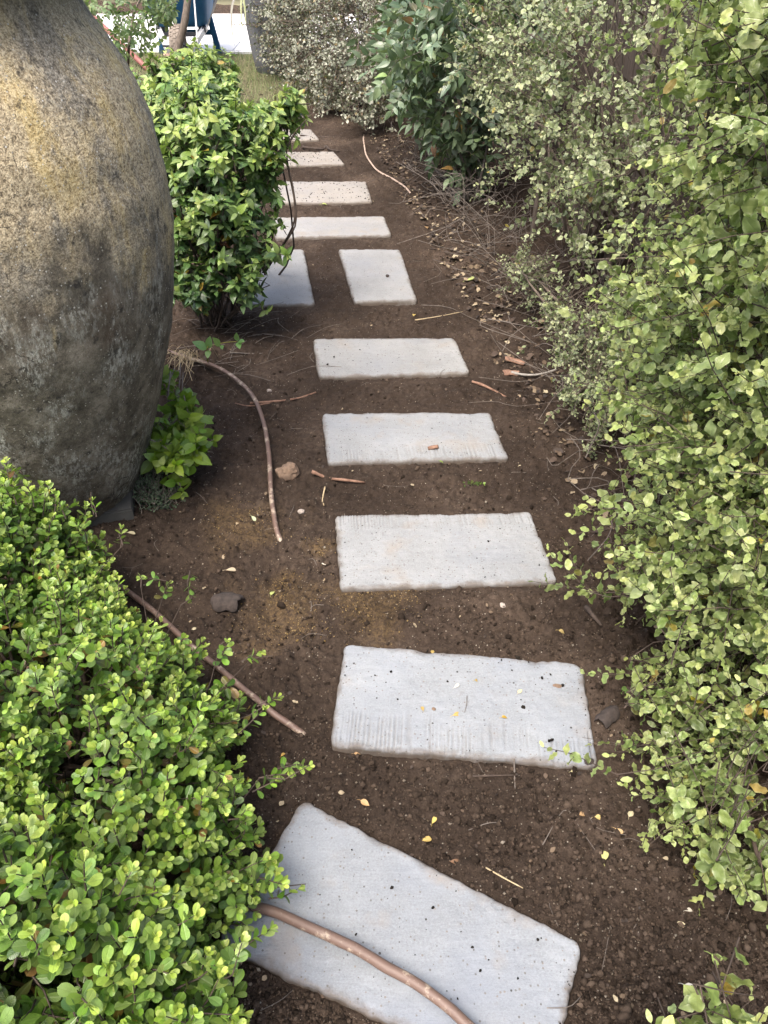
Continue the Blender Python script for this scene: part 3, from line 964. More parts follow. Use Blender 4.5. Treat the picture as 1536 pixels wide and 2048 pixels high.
def make_slab(q, label, spec, k, mat):
    """corners q: back-left, back-right, front-right, front-left; a grid with worn edges, chips and combed grooves"""
    r = np.random.default_rng(100 + k)
    ctr = q.mean(0)
    q = q - ctr
    nx, ny = spec['n']
    e = .995
    a = np.sin(np.linspace(-1, 1, nx) * 1.15) / math.sin(1.15)
    b = np.sin(np.linspace(-1, 1, ny) * 1.15) / math.sin(1.15)
    B, A = np.meshgrid(b, a, indexing='ij')
    Wm = (np.linalg.norm(q[1] - q[0]) + np.linalg.norm(q[2] - q[3])) / 4
    Hm = (np.linalg.norm(q[0] - q[3]) + np.linalg.norm(q[1] - q[2])) / 4
    X, Y = A * Wm, B * Hm
    rad = r.uniform(.012, .024)
    dx, dy = np.maximum(0, np.abs(X) - (Wm - rad)), np.maximum(0, np.abs(Y) - (Hm - rad))
    l = np.hypot(dx, dy) + 1e-9
    f = np.where((dx > 0) & (dy > 0), np.maximum(dx, dy) / l, 1)
    X = np.sign(X) * np.where(dx > 0, Wm - rad + dx * f, np.abs(X))
    Y = np.sign(Y) * np.where(dy > 0, Hm - rad + dy * f, np.abs(Y))
    ed = np.minimum(Wm - np.abs(A * Wm), Hm - np.abs(B * Hm))          # distance to the edge
    wob = np.exp(-ed / .03)
    X += wob * (.0035 * fbm(X * 13 + 9 * k, Y * 13, 2, 50 + k) + .0035 * fbm(X * 70, Y * 70, 2, 51 + k))
    Y += wob * (.0035 * fbm(X * 13 - 4 * k, Y * 13 + 7, 2, 70 + k) + .0035 * fbm(X * 70, Y * 70 + 3, 2, 71 + k))
    A2, B2 = (X / Wm + 1) / 2, (Y / Hm + 1) / 2
    Pxy = (q[3][None, None] * ((1 - A2) * (1 - B2))[..., None] + q[2] * (A2 * (1 - B2))[..., None] + q[1] * (A2 * B2)[..., None] + q[0] * ((1 - A2) * B2)[..., None])
    Z = TOP + .0022 * fbm(X * 9, Y * 9, 4, 90 + k) + .0016 * fbm(X * 60, Y * 60, 3, 91 + k)
    chip = np.maximum(0, fbm(X * 22, Y * 22, 3, 33 + k) - .02)
    rd = .0025 + .007 * np.clip(fbm(X * 10, Y * 10, 2, 44 + k) + .3, 0, 1)
    Z -= .006 * np.clip(1 - ed / rd, 0, 1) ** 2 + .014 * chip * np.exp(-ed / .012)
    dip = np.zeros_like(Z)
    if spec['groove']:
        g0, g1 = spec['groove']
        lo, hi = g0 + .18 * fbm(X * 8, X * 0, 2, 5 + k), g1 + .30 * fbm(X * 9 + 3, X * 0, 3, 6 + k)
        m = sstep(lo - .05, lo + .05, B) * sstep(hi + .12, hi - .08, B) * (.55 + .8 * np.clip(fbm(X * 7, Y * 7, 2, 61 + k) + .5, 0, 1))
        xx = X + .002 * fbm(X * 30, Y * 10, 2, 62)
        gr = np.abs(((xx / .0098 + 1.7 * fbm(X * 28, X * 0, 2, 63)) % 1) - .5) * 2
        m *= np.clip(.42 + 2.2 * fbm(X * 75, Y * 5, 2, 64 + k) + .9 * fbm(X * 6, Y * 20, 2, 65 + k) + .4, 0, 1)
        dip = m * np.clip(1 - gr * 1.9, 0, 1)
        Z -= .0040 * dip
    V = np.concatenate([Pxy, Z[..., None]], -1).reshape(-1, 3)
    q4 = (np.arange(ny - 1)[:, None] * nx + np.arange(nx - 1)[None]).ravel()
    F = [np.stack([q4, q4 + 1, q4 + nx + 1, q4 + nx], 1)]
    ring = np.concatenate([np.arange(nx), np.arange(1, ny) * nx + nx - 1, np.arange(nx - 2, -1, -1) + (ny - 1) * nx, np.arange(ny - 2, 0, -1) * nx])
    low = V[ring].copy(); low[:, 2] = -.04
    low[:, :2] *= 1.002
    n0 = len(V); m = m_ring = len(ring)
    V = np.concatenate([V, low])
    i = np.arange(m)
    F.append(np.stack([ring[(i + 1) % m], ring[i], n0 + i, n0 + (i + 1) % m], 1))
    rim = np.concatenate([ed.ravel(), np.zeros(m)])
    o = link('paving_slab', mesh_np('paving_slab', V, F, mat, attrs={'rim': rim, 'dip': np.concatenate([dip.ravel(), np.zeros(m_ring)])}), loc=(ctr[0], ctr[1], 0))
    return tag(o, label, 'paving slab', 'concrete slabs laid along the path')


for k, (qq, (cc, lab, spec)) in enumerate(zip(SLAB_Q, SLABS)):
    far = k >= 7
    base = [tuple((.58 if i_ < 3 else .54) * v for v in c_) for i_, c_ in enumerate(((.365, .392, .42), (.405, .432, .455), (.42, .435, .44), (.445, .46, .465), (.445, .45, .44), (.45, .455, .45), (.45, .455, .45), (.47, .465, .45), (.50, .47, .43), (.50, .46, .41), (.50, .46, .41), (.48, .43, .38)))][k]
    grit = [.05, .06, .06, .06, .22, .10, .08, .05, .75, .75, .4, .4][k]
    tint = tuple(v * .90 for v in base) if k < 7 else tuple(v * f for v, f in zip(base, (.95, .90, .82)))
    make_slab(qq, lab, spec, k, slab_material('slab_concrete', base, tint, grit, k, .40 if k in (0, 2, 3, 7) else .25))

# ------------------------------------------------------------------ BIG JAR on its base slab
JX, JY = -1.02, 1.945
prof = [(.0, .0), (.17, .0), (.212, .005), (.228, .02), (.248, .06), (.271, .10), (.315, .20), (.353, .30), (.385, .40), (.415, .50), (.441, .60), (.462, .70), (.478, .80), (.484, .90), (.479, .98), (.470, 1.05), (.456, 1.11), (.434, 1.17), (.400, 1.23), (.372, 1.275), (.358, 1.31), (.355, 1.34), (.368, 1.365), (.405, 1.385), (.425, 1.405), (.425, 1.435), (.405, 1.455), (.365, 1.455), (.335, 1.44), (.325, 1.40), (.32, 1.34), (.40, 1.16), (.45, .95), (.37, .5), (.18, .10), (0, .10)]
pr = spline([(a_, b_, 0) for a_, b_ in prof], 210)[:, :2]
ns = 144
th = np.linspace(0, 2 * np.pi, ns, endpoint=False)
rr, tt = np.meshgrid(pr[:, 0], th, indexing='ij')
zz = np.broadcast_to(pr[:, 1][:, None], rr.shape)
un = np.cos(tt) * 2; vn = np.sin(tt) * 2
rough_ = .0006 * np.sin(zz * 62 + 2.5 * fbm(un * .7 + 3, zz * 4, 2, 18)) * (zz < 1.25) + .004 * fbm(un * 2 + zz * 3, vn * 2 + zz * 5, 3, 15) + .0035 * fbm(un * 12 + zz * 20, vn * 12 + zz * 26, 3, 16) + .004 * fbm(zz * 9 + .2 * un, vn * .3, 2, 17)
rr = np.maximum(rr + rough_ * (rr > .05), 0)
V = np.stack([rr * np.cos(tt), rr * np.sin(tt), zz], -1).reshape(-1, 3)
i, j = np.meshgrid(np.arange(len(pr) - 1), np.arange(ns), indexing='ij')
a_ = (i * ns + j).ravel(); b_ = (i * ns + (j + 1) % ns).ravel()
n = NT('weathered_terracotta')
p = n.coord('Object')
sp_ = n.n('SeparateXYZ'); n.set(sp_.inputs[0], p)
zf = sp_.outputs[2]
big = n.noise(3.2, 5, .6, p, .4)
pv = n.mapping(p, (5.5, 5.5, 1.1))
streak = n.noise(1.6, 6, .65, pv, .5)
mid = n.noise(14.0, 6, .7, p)
fine = n.noise(95.0, 5, .75, p)
vfine = n.noise(260.0, 3, .7, p)
# lower body: dark olive brown; upper body: sandy lichen crust
grain = n.math('ADD', n.math('MULTIPLY', fine, .5), n.math('MULTIPLY', vfine, .5))
low = n.ramp(n.math('ADD', n.math('MULTIPLY', mid, .6), n.math('MULTIPLY', grain, .4)), [(.38, (.048, .041, .030)), (.50, (.122, .105, .077)), (.62, (.26, .228, .176))])
low = n.mix(n.math('MULTIPLY', n.math('SUBTRACT', n.noise(5.0, 4, .6, n.mapping(p, loc=(3, 1, 7))), .55, clamp=True), 3.5, clamp=True), low, (.085, .055, .034))
bloom = n.math('MULTIPLY', n.math('SUBTRACT', n.noise(3.0, 6, .7, n.mapping(p, (2.6, 2.6, 1.0), loc=(6, 2, 3)), .4), .47, clamp=True), 7.0, clamp=True)
low = n.mix(n.math('MULTIPLY', bloom, n.math('MULTIPLY', n.math('SUBTRACT', n.noise(85.0, 6, .85, n.mapping(p, (1, 1, .35))), .47, clamp=True), 9.0, clamp=True)), low, (.42, .41, .35))
up = n.ramp(grain, [(.36, (.075, .060, .040)), (.46, (.26, .207, .128)), (.58, (.56, .47, .31))])
mus = n.math('MULTIPLY', n.math('SUBTRACT', streak, .50, clamp=True), 8.0, clamp=True)
up = n.mix(n.math('MULTIPLY', mus, .8), up, n.ramp(grain, [(.36, (.12, .085, .035)), (.46, (.38, .28, .115)), (.60, (.64, .52, .27))]))
grey = n.math('MULTIPLY', n.math('SUBTRACT', n.noise(2.2, 6, .7, n.mapping(p, (3.2, 3.2, 1.2), loc=(1, 4, 2)), .6), .50, clamp=True), 9.0, clamp=True)
up = n.mix(n.math('MULTIPLY', grey, .85), up, n.ramp(grain, [(.36, (.042, .038, .032)), (.48, (.14, .125, .10)), (.62, (.36, .33, .27))]))
hz = n.math('ADD', zf, n.math('ADD', n.math('ADD', n.math('MULTIPLY', n.math('SUBTRACT', streak, .5), .75), n.math('MULTIPLY', n.math('SUBTRACT', big, .5), .45)), n.math('MULTIPLY', n.math('SUBTRACT', mid, .5), .35)))
c = n.mix(n.math('MULTIPLY', n.math('SUBTRACT', hz, .74), 6.5, clamp=True), low, up)
# dark soot marks and spots in the crust
spot = n.math('MULTIPLY', n.math('SUBTRACT', n.noise(26.0, 4, .7, n.mapping(p, loc=(9, 3, 1))), .59, clamp=True), 11.0, clamp=True)
c = n.mix(n.math('MULTIPLY', spot, .8), c, (.030, .027, .024))
dots = n.math('LESS_THAN', n.voro(120.0, p), .22)
dc = n.n('SeparateColor'); n.set(dc.inputs[0], n.voro(120.0, p, out='Color'))
c = n.mix(n.math('MULTIPLY', dots, n.math('GREATER_THAN', dc.outputs[0], .70)), c, n.mix(dc.outputs[1], (.24, .22, .17), (.50, .48, .42)))
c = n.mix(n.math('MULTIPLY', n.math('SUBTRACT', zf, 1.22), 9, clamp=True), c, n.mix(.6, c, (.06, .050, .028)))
crv = n.mix(.35, p, n.n('TexNoise').outputs[1])
cr = n.math('LESS_THAN', n.voro(3.0, n.mix(.04, crv, n.noise(30.0, 4, .7, p)), 'DISTANCE_TO_EDGE'), .0030)
crm = n.math('MULTIPLY', n.math('GREATER_THAN', big, .54), n.math('GREATER_THAN', mid, .47))
c = n.mix(n.math('MULTIPLY', n.math('MULTIPLY', cr, .75), crm), c, (.02, .017, .014))
h = n.math('ADD', n.math('ADD', n.math('MULTIPLY', fine, .7), n.math('MULTIPLY', mid, .6)), n.math('MULTIPLY', vfine, .35))
h = n.math('SUBTRACT', h, n.math('MULTIPLY', n.math('MULTIPLY', cr, crm), .4))
M_JAR = n.done(c, n.math('SUBTRACT', .95, n.math('MULTIPLY', n.math('SUBTRACT', 1.0, zf, clamp=True), .25)), n.bump(h, .7, .008), spec=.3)
jar = link('jar', mesh_np('jar', V, [np.stack([a_, b_, b_ + ns, a_ + ns], 1)], M_JAR), loc=(JX, JY, 0))
tag(jar, 'huge weathered clay jar with mustard lichen standing in the garden bed', 'jar')
n = NT('slate')
a = n.noise(9.0, 5, .65, world_pos(n))
M_SLATE = n.done(n.ramp(a, [(.3, (.035, .034, .03)), (.7, (.085, .083, .075))]), .8, n.bump(a, .5, .01))
mb = MB()
hs = .205
for z0_, z1_, s_ in ((-.05, .028, 1.0), (.028, .034, .985)):
    mb.box((0, 0, (z0_ + z1_) / 2), (hs * 2 * s_, hs * 2 * s_, z1_ - z0_))
tag(mb.build('base_slab', M_SLATE, None, False, loc=(JX + .01, JY + .01, 0), rot=(0, 0, R(14))), 'dark grey slab under the huge clay jar', 'slab')

# ------------------------------------------------------------------ IRRIGATION PIPES AND HOSE
n = NT('brown_pipe')
p = world_pos(n)
a = n.noise(16.0, 5, .7, p)
b = n.noise(110.0, 5, .75, p)
c = n.mix(a, (.090, .055, .042), (.165, .108, .083))
c = n.mix(n.math('MULTIPLY', n.math('SUBTRACT', n.noise(22.0, 5, .75, n.mapping(p, loc=(4, 4, 4))), .53, clamp=True), 9, clamp=True), c, n.mix(b, (.28, .21, .15), (.42, .36, .28)))
c = n.mix(n.math('MULTIPLY', n.math('SUBTRACT', b, .60, clamp=True), 6, clamp=True), c, (.05, .035, .026))
M_PIPE = n.done(c, .55, n.bump(b, .35, .002))
n = NT('pale_hose')
M_HOSE = n.done(n.mix(n.noise(25.0, 4, .6, world_pos(n)), (.30, .21, .16), (.44, .35, .28)), .6)


def pipe(ctrl, rad, label, name='irrigation_pipe', cat='pipe', mat=None, n=60, group='brown pipes lying on the soil'):
    P = np.array([at(px, py, z) for px, py, z in ctrl])
    P = spline(P, n)
    P[:, :2] += .004 * np.stack([fbm(np.linspace(0, 9, n), np.zeros(n), 2, 7), fbm(np.linspace(0, 9, n), np.zeros(n), 2, 8)], -1)
    rad = rad * .84 * (1 + .05 * fbm(np.linspace(0, 24, n), np.zeros(n), 2, 9))
    base = P[0].copy()
    o = MB().tube(P - base, rad, 12).build(name, mat or M_PIPE, None, True, loc=base)
    return tag(o, label, cat, group)


pipe([(300, 690, -.01), (365, 712, .02), (430, 733, .03), (478, 762, .032), (510, 800, .03), (532, 860, .025), (538, 930, .03), (542, 1000, .022), (555, 1065, .012), (572, 1108, -.03)], .0092, 'curved brown pipe bending out of the soil beside the huge jar')
pipe([(-60, 1000, .0), (80, 1068, .02), (210, 1150, .02), (300, 1217, .02), (385, 1292, .018), (470, 1366, .016), (540, 1420, .012), (608, 1471, -.02)], .0090, 'straight brown pipe running behind the bright boxwood into the soil')
pipe([(395, 1745, .0), (485, 1803, .028), (560, 1829, .036), (650, 1868, .040), (730, 1907, .042), (800, 1950, .042), (868, 1995, .040), (940, 2052, .034), (1060, 2160, .015)], .0115, 'brown pipe with flaking paint lying across the nearest slab')
pipe([(730, 262, -.02), (727, 280, .01), (733, 310, .015), (752, 338, .015), (785, 358, .012), (812, 376, .012), (824, 392, -.01)], .0065, 'thin pale hose curving over the soil at the hedge foot', 'hose', 'hose', M_HOSE, group=None)

# ------------------------------------------------------------------ LEAF MATERIALS
M_BOX = leaf_material('boxwood_leaf', [(0, (.22, .11, .03)), (.08, (.20, .11, .03)), (.14, (.045, .095, .018)), (.38, (.14, .24, .042)), (.68, (.25, .37, .070)), (1, (.37, .47, .095))], rough=.30, trans=.28)
M_PITT = leaf_material('hedge_leaf', [(0, (.30, .22, .05)), (.07, (.36, .28, .06)), (.13, (.11, .15, .045)), (.40, (.235, .295, .098)), (.70, (.34, .40, .145)), (1, (.42, .47, .155))], rough=.27, trans=.32, margin=((.42, .46, .26), .5))
M_PALE = leaf_material('pale_hedge_leaf', [(0, (.25, .16, .06)), (.07, (.30, .22, .06)), (.13, (.10, .125, .055)), (.40, (.235, .27, .135)), (.70, (.37, .41, .225)), (1, (.44, .47, .22))], rough=.32, trans=.25, margin=((.52, .54, .40), .65))
M_FAR = leaf_material('grey_hedge_leaf', [(0, (.22, .15, .07)), (.1, (.20, .15, .07)), (.2, (.09, .095, .06)), (.5, (.25, .26, .19)), (1, (.42, .42, .33))], rough=.35, trans=.15, margin=((.55, .55, .48), .6))
M_DARK = leaf_material('dark_shrub_leaf', [(0, (.20, .10, .04)), (.1, (.18, .10, .03)), (.15, (.05, .08, .048)), (.45, (.115, .165, .098)), (.75, (.17, .23, .12)), (1, (.24, .32, .08))], rough=.22, trans=.18)
M_NAND = leaf_material('shrub_leaf', [(0, (.30, .10, .04)), (.07, (.34, .26, .03)), (.12, (.03, .065, .028)), (.35, (.07, .13, .042)), (.65, (.15, .245, .06)), (1, (.33, .41, .11))], rough=.30, trans=.24)
M_LIME = leaf_material('lime_leaf', [(0, (.25, .2, .03)), (.2, (.055, .11, .012)), (.6, (.11, .19, .016)), (1, (.20, .29, .03))], rough=.35, trans=.32)
M_WEED = leaf_material('weed_leaf', [(0, (.03, .05, .03)), (1, (.08, .12, .07))], rough=.6, trans=.15)
M_TREE = leaf_material('tree_leaf', [(0, (.2, .15, .05)), (.15, (.07, .11, .05)), (.6, (.16, .23, .10)), (1, (.27, .34, .10))], rough=.35, trans=.3)
M_BARK = bark_material('grey_brown_bark', (.06, .045, .034), (.17, .135, .105))
M_DBARK = bark_material('dark_stem', (.022, .015, .011), (.075, .052, .038))
M_DRY = bark_material('dry_twig', (.055, .045, .037), (.19, .16, .135))

# ------------------------------------------------------------------ BOXWOOD, near left
r = np.random.default_rng(21)
SB = [sprig_box(r) for _ in range(16)]


def box_bush(name, label, blobs, base, r, dens, scale=(.85, 1.2), extra=()):
    P, N = on_blobs(blobs, dens, r, clump=.42, freq=11.0)
    D = N * .75 + np.array([0, 0, .55]) + r.normal(0, .32, P.shape)
    P = P + D / np.linalg.norm(D, axis=1)[:, None] * r.gamma(1.5, .013, (len(P), 1))
    L, st = make_shoots(P, D, SB, r, scale)
    # second, deeper layer so that the crown has depth
    B2 = [tuple(b[:3]) + tuple(v * .86 for v in b[3:6]) for b in blobs]
    P2, N2 = on_blobs(B2, dens * .8, r)
    D2 = N2 + np.array([0, 0, .3]) + r.normal(0, .5, P2.shape)
    L2, st2 = make_shoots(P2, D2, SB, r, (1.0, 1.3))
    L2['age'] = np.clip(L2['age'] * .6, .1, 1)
    Ls = [L, L2]
    tw = st + st2
    for a, b, m in extra:                 # long shoots that stick out of the crown
        a, b = np.asarray(a), np.asarray(b)
        for i in range(m):
            f = (i + .6) / m
            p = a + (b - a) * f + r.normal(0, .004, 3)
            l, s_ = make_shoots(p[None], (b - a)[None] + r.normal(0, .02, (1, 3)), SB, r, (.8, 1.0))
            Ls.append(l); tw += s_
        tw.append((a, b))
        near_ = min(blobs, key=lambda q_: np.linalg.norm(np.array(q_[:3]) - a))
        tw.append((np.array(near_[:3]), a))
    L = cat_leaves(*Ls)
    k = r.random(len(L['s'])) < .006
    L['age'][k] = .04
    base = np.asarray(base, float)
    for p, n_ in zip(P[::14], N[::14]):
        tw.append((p - n_ * .10 - np.array([0, 0, .03]), p - n_ * .05))
    stems = [limb(base + r.normal(0, .02, 3) * np.array([1, 1, 0]), np.array(b[:3]) + r.normal(0, .04, 3), .007, .003, r) for b in blobs for _ in range(2)]
    return plant(name, label, 'shrub', base, L, T_BOX, M_BOX, r, stems, tw, M_DBARK, singles=300, group=None)


BOX = [(-.68, .93, .19, .25, .24, .20), (-.96, 1.22, .19, .20, .18, .22), (-.50, .78, .16, .21, .20, .20), (-1.02, .98, .20, .32, .34, .25), (-.52, .92, .13, .14, .13, .13), (-.36, .69, .12, .13, .13, .13), (-.40, .55, .10, .12, .12, .10), (-.88, 1.37, .18, .17, .15, .22), (-.73, 1.26, .13, .13, .11, .13, .65), (-.55, 1.11, .11, .12, .11, .12, .6), (-.41, .99, .10, .10, .10, .10, .45), (-.74, 1.14, .16, .16, .14, .18)]
box_bush('boxwood', 'bright green boxwood bush spreading over the brown pipe and the nearest slab', BOX, (-.7, .95, -.02), r, 760,
         extra=[(at(500, 1430, .22), at(570, 1388, .25), 2), (at(520, 1555, .20), at(620, 1530, .22), 3), (at(500, 1320, .27), at(545, 1312, .29), 1), (at(500, 1785, .09), at(612, 1768, .08), 3), (at(450, 1845, .09), at(500, 1862, .08), 1), (at(26, 975, .36), at(22, 925, .40), 2), (at(60, 985, .35), at(64, 962, .38), 1), (at(10, 960, .36), at(-10, 940, .40), 2), (at(108, 1035, .34), at(112, 990, .38), 1), (at(188, 1030, .30), at(182, 985, .33), 1), (at(246, 1090, .27), at(240, 1045, .30), 1), (at(362, 1210, .26), at(392, 1182, .28), 1), (at(282, 1175, .28), at(275, 1145, .30), 1), (at(440, 1290, .25), at(462, 1280, .27), 1), (at(330, 1180, .24), at(345, 1160, .27), 1)])
r = np.random.default_rng(22)
BOX2 = [(-.52, .46, .25, .22, .17, .22), (-.36, .40, .20, .13, .12, .15), (-.76, .55, .22, .24, .24, .22)]
box_bush('boxwood', 'darker boxwood bush with bigger leaves in the bottom corner, below the bright one', BOX2, (-.55, .46, -.02), r, 860, (.95, 1.2))

# ------------------------------------------------------------------ HEDGE SHRUBS along the fence
r = np.random.default_rng(31)
SPI = [sprig_alt(r) for _ in range(18)]
SPS = [sprig_alt(r, (8, 15), (.007, .012), (.014, .024)) for _ in range(18)]


def hedge(name, label, blobs, base, r, dens, sprigs, tmpl, mat, down=.0, scale=(.85, 1.2), inner=.85, singles=300, stem_ends=2, poke=.03, bark=None, second=.7, up=.25, min_px=9, twig_r=.0009, extra=(), rough=.04, old=.004, twig_len=.16, clump=.55):
    P, N = on_blobs(blobs, dens, r, zmin=.04, rough=rough, clump=clump)
    D = N * .8 + np.array([0, 0, up]) + r.normal(0, .4, P.shape)
    P = P + D / np.linalg.norm(D, axis=1)[:, None] * r.gamma(1.4, poke, (len(P), 1))
    D[:, 2] -= down
    L, st = make_shoots(P, D, sprigs, r, scale)
    Ls = [L]
    if second:
        B2 = [tuple(b[:3]) + tuple(v * .8 for v in b[3:6]) + tuple(b[6:]) for b in blobs]
        P2, N2 = on_blobs(B2, dens * second, r, zmin=.04)
        L2, st2 = make_shoots(P2, N2 + r.normal(0, .6, P2.shape), sprigs, r, scale)
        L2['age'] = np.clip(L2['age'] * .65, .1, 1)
        Ls.append(L2); st = st + st2
    for a, b, m in extra:
        a, b = np.asarray(a), np.asarray(b)
        pts = np.array([a + (b - a) * (i + .6) / m for i in range(m)]) + r.normal(0, .006, (m, 3))
        l, s_ = make_shoots(pts, np.tile(b - a, (m, 1)) / np.linalg.norm(b - a) + r.normal(0, .3, (m, 3)), sprigs, r, scale)
        Ls.append(l); st = st + s_ + [(a, b)]
    L = cat_leaves(*Ls)
    L['age'][r.random(len(L['s'])) < old] = .04
    base = np.asarray(base, float)
    tw = list(st)
    for (p, q) in st[::2]:                               # side twigs back towards the inside
        d = base + np.array([0, 0, .6]) - p
        d /= np.linalg.norm(d) + 1e-6
        tw.append((p, p + d * r.uniform(.4, 1.0) * twig_len + r.normal(0, .03, 3)))
    stems = []
    for b in blobs:
        for _ in range(stem_ends):
            s0 = base + r.normal(0, .05, 3) * np.array([1, 1, 0])
            if b[2] - s0[2] < .08: continue
            stems.append(limb(s0, np.array(b[:3]) + r.normal(0, .25, 3) * np.array(b[3:6]), .010, .0035, r))
    return plant(name, label, 'shrub', base, L, tmpl, mat, r, stems, tw, bark or M_DBARK, singles=singles, min_px=min_px, twig_r=twig_r)


H1 = [(.92, 1.62, 1.05, .34, .36, .34), (.96, 1.30, 1.30, .40, .40, .36), (.90, 1.42, .72, .34, .38, .32), (.98, 1.75, 1.45, .38, .4, .35), (.92, 1.78, .62, .28, .30, .30)]
hedge('hedge_shrub', 'tall hedge shrub with glossy wavy light green leaves, above the low spreading one', H1, (1.05, 1.5, 0), r, 560, SPI, T_PITT, M_PITT, down=.1, clump=.6, rough=.11, scale=(.8, 1.35), second=.4, poke=.045,
      extra=[(at(1420, 640, .55), at(1290, 690, .5), 3), (at(1400, 150, 1.2), at(1285, 180, 1.1), 3), (at(1420, 330, 1.0), at(1320, 330, .95), 3)])
r = np.random.default_rng(32)
H1B = [(.87, 1.22, .34, .34, .32, .26), (.86, .92, .17, .26, .26, .17), (.84, .74, .10, .20, .16, .11), (.95, 1.1, .60, .30, .3, .25), (.68, .84, .11, .15, .15, .10), (.66, .68, .11, .11, .09, .08), (.67, 1.02, .14, .13, .13, .10)]
hedge('hedge_shrub', 'low spreading hedge shrub with wavy light green leaves touching the soil by the grooved slab', H1B, (1.0, 1.05, 0), r, 560, SPI, T_PITT, M_PITT, down=.25, clump=.62, rough=.11, scale=(.8, 1.3), second=.4, poke=.032,
      extra=[(at(1330, 1060, .35), at(1225, 1095, .30), 4), (at(1330, 1110, .30), at(1250, 1180, .25), 3), (at(1330, 1330, .15), at(1240, 1310, .12), 3), (at(1330, 1480, .10), at(1165, 1475, .06), 3), (at(1300, 1500, .08), at(1200, 1500, .05), 2), (at(1380, 1640, .14), at(1285, 1700, .08), 3), (at(1440, 1680, .18), at(1450, 1785, .10), 3), (at(1340, 1190, .28), at(1270, 1250, .2), 2)])
r = np.random.default_rng(33)
hedge('hedge_shrub', 'few large wavy leaves poking in at the bottom corner of the picture', [(.43, .28, .335, .11, .07, .06), (.365, .285, .33, .05, .05, .04)], (.62, .15, -.02), r, 520, SPI, T_PITT, M_PITT, up=.5, stem_ends=2, clump=0, scale=(1.1, 1.5))

r = np.random.default_rng(34)
bl = lambda px, py, t, rr, *k: tuple(deep(px, py, t)) + ((rr, rr, rr) if np.isscalar(rr) else tuple(rr)) + tuple(k)
H2 = [bl(1110, 240, 3.05, .26, .8), bl(1200, 110, 2.9, .34, .8), bl(1070, 60, 3.3, .30, .9), bl(1240, 330, 2.65, .20, .7), bl(1140, 410, 3.15, .17, .6), bl(1010, 130, 3.7, .22, .8), bl(1290, 60, 2.5, .3, .8), bl(1260, 480, 2.75, .2, .55), bl(1090, 330, 3.3, .2, .6), bl(1330, 260, 2.4, .2, .6), bl(1190, 230, 2.75, .14, .8)]
hedge('hedge_shrub', 'pale grey green hedge shrub with crinkled leaves and bare twigs in front of the fence', H2, (1.12, 3.7, 0), r, 290, SPS, T_SMALL, M_PALE, second=.2, scale=(1.0, 1.5), clump=.78, stem_ends=3, poke=.04, bark=M_BARK, rough=.12, twig_len=.3)
r = np.random.default_rng(35)
H2B = [bl(1170, 710, 2.72, .11), bl(1240, 780, 2.52, .09), bl(1110, 640, 2.95, .07, .8), bl(1230, 650, 2.6, .10, .7), bl(1200, 840, 2.52, .05), bl(1060, 545, 3.3, .10, .7), bl(1290, 700, 2.45, .10, .8), bl(1150, 790, 2.6, .05, .9)]
hedge('low_shrub', 'low pale leafy shrub leaning over the soil beside the bare grey branch', H2B, at(1290, 740, 0), r, 700, SPS, T_SMALL, M_PALE, second=.3, bark=M_BARK, rough=.12, scale=(.75, 1.05), twig_len=.2)
r = np.random.default_rng(36)
L, st = make_shoots(np.array([at(1185, 872, .08), at(1165, 885, .06), at(1205, 880, .07)]), np.array([(-.2, .1, 1), (-.6, 0, .8), (.5, .2, .7)]), SPS, r, (.7, .85))
plant('seedling', 'small upright pale leafed seedling in the soil below the low pale shrub', 'plant', at(1190, 905, 0), L, T_SMALL, M_PALE, r, [], st + [(at(1190, 905, -.01), at(1185, 880, .05))], M_DBARK)

r = np.random.default_rng(37)
SDK = [sprig_pinnate(r, (2, 4), .042, (.055, .078), 55) for _ in range(14)]
H3 = [bl(905, 130, 4.3, .30), bl(975, 50, 4.0, .34), bl(850, 100, 4.8, .26, .8), bl(905, 240, 4.4, .20), bl(945, 315, 4.45, .10), bl(820, 150, 5.0, .16, .7), bl(940, 200, 4.2, .18), bl(900, 30, 4.7, .3)]
hedge('lanceleaf_shrub', 'dark glossy shrub with long pointed leaflets hanging over the thin pale hose', H3, at(930, 405, 0), r, 190, SDK, T_LANCE, M_DARK, down=.5, second=.5, bark=M_DRY, stem_ends=2, poke=.05, rough=.10, old=.01)

r = np.random.default_rng(38)
STN = [sprig_alt(r, (9, 14), (.011, .018), (.022, .032), 75) for _ in range(14)]
H4 = [bl(590, 30, 7.2, .36), bl(665, 50, 6.7, .42), bl(735, 30, 6.2, .40), bl(715, 140, 6.2, .30), bl(640, 140, 6.8, .32), bl(600, 110, 7.3, .26), bl(745, 190, 5.7, .20, .8), bl(670, 185, 6.3, .20), bl(790, 80, 5.7, .3, .7), bl(700, 0, 6.8, .5), bl(540, 20, 7.3, .14, .8), bl(560, 90, 7.3, .16, .8)]
hedge('small_leaf_shrub', 'silvery small leafed hedge bush at the far end beside the grey planter', H4, (-.15, 7.6, 0), r, 330, STN, T_TINY, M_FAR, second=.3, bark=M_BARK, stem_ends=2, poke=.05, rough=.10, singles=0, twig_r=.0018, old=.07, twig_len=.3)

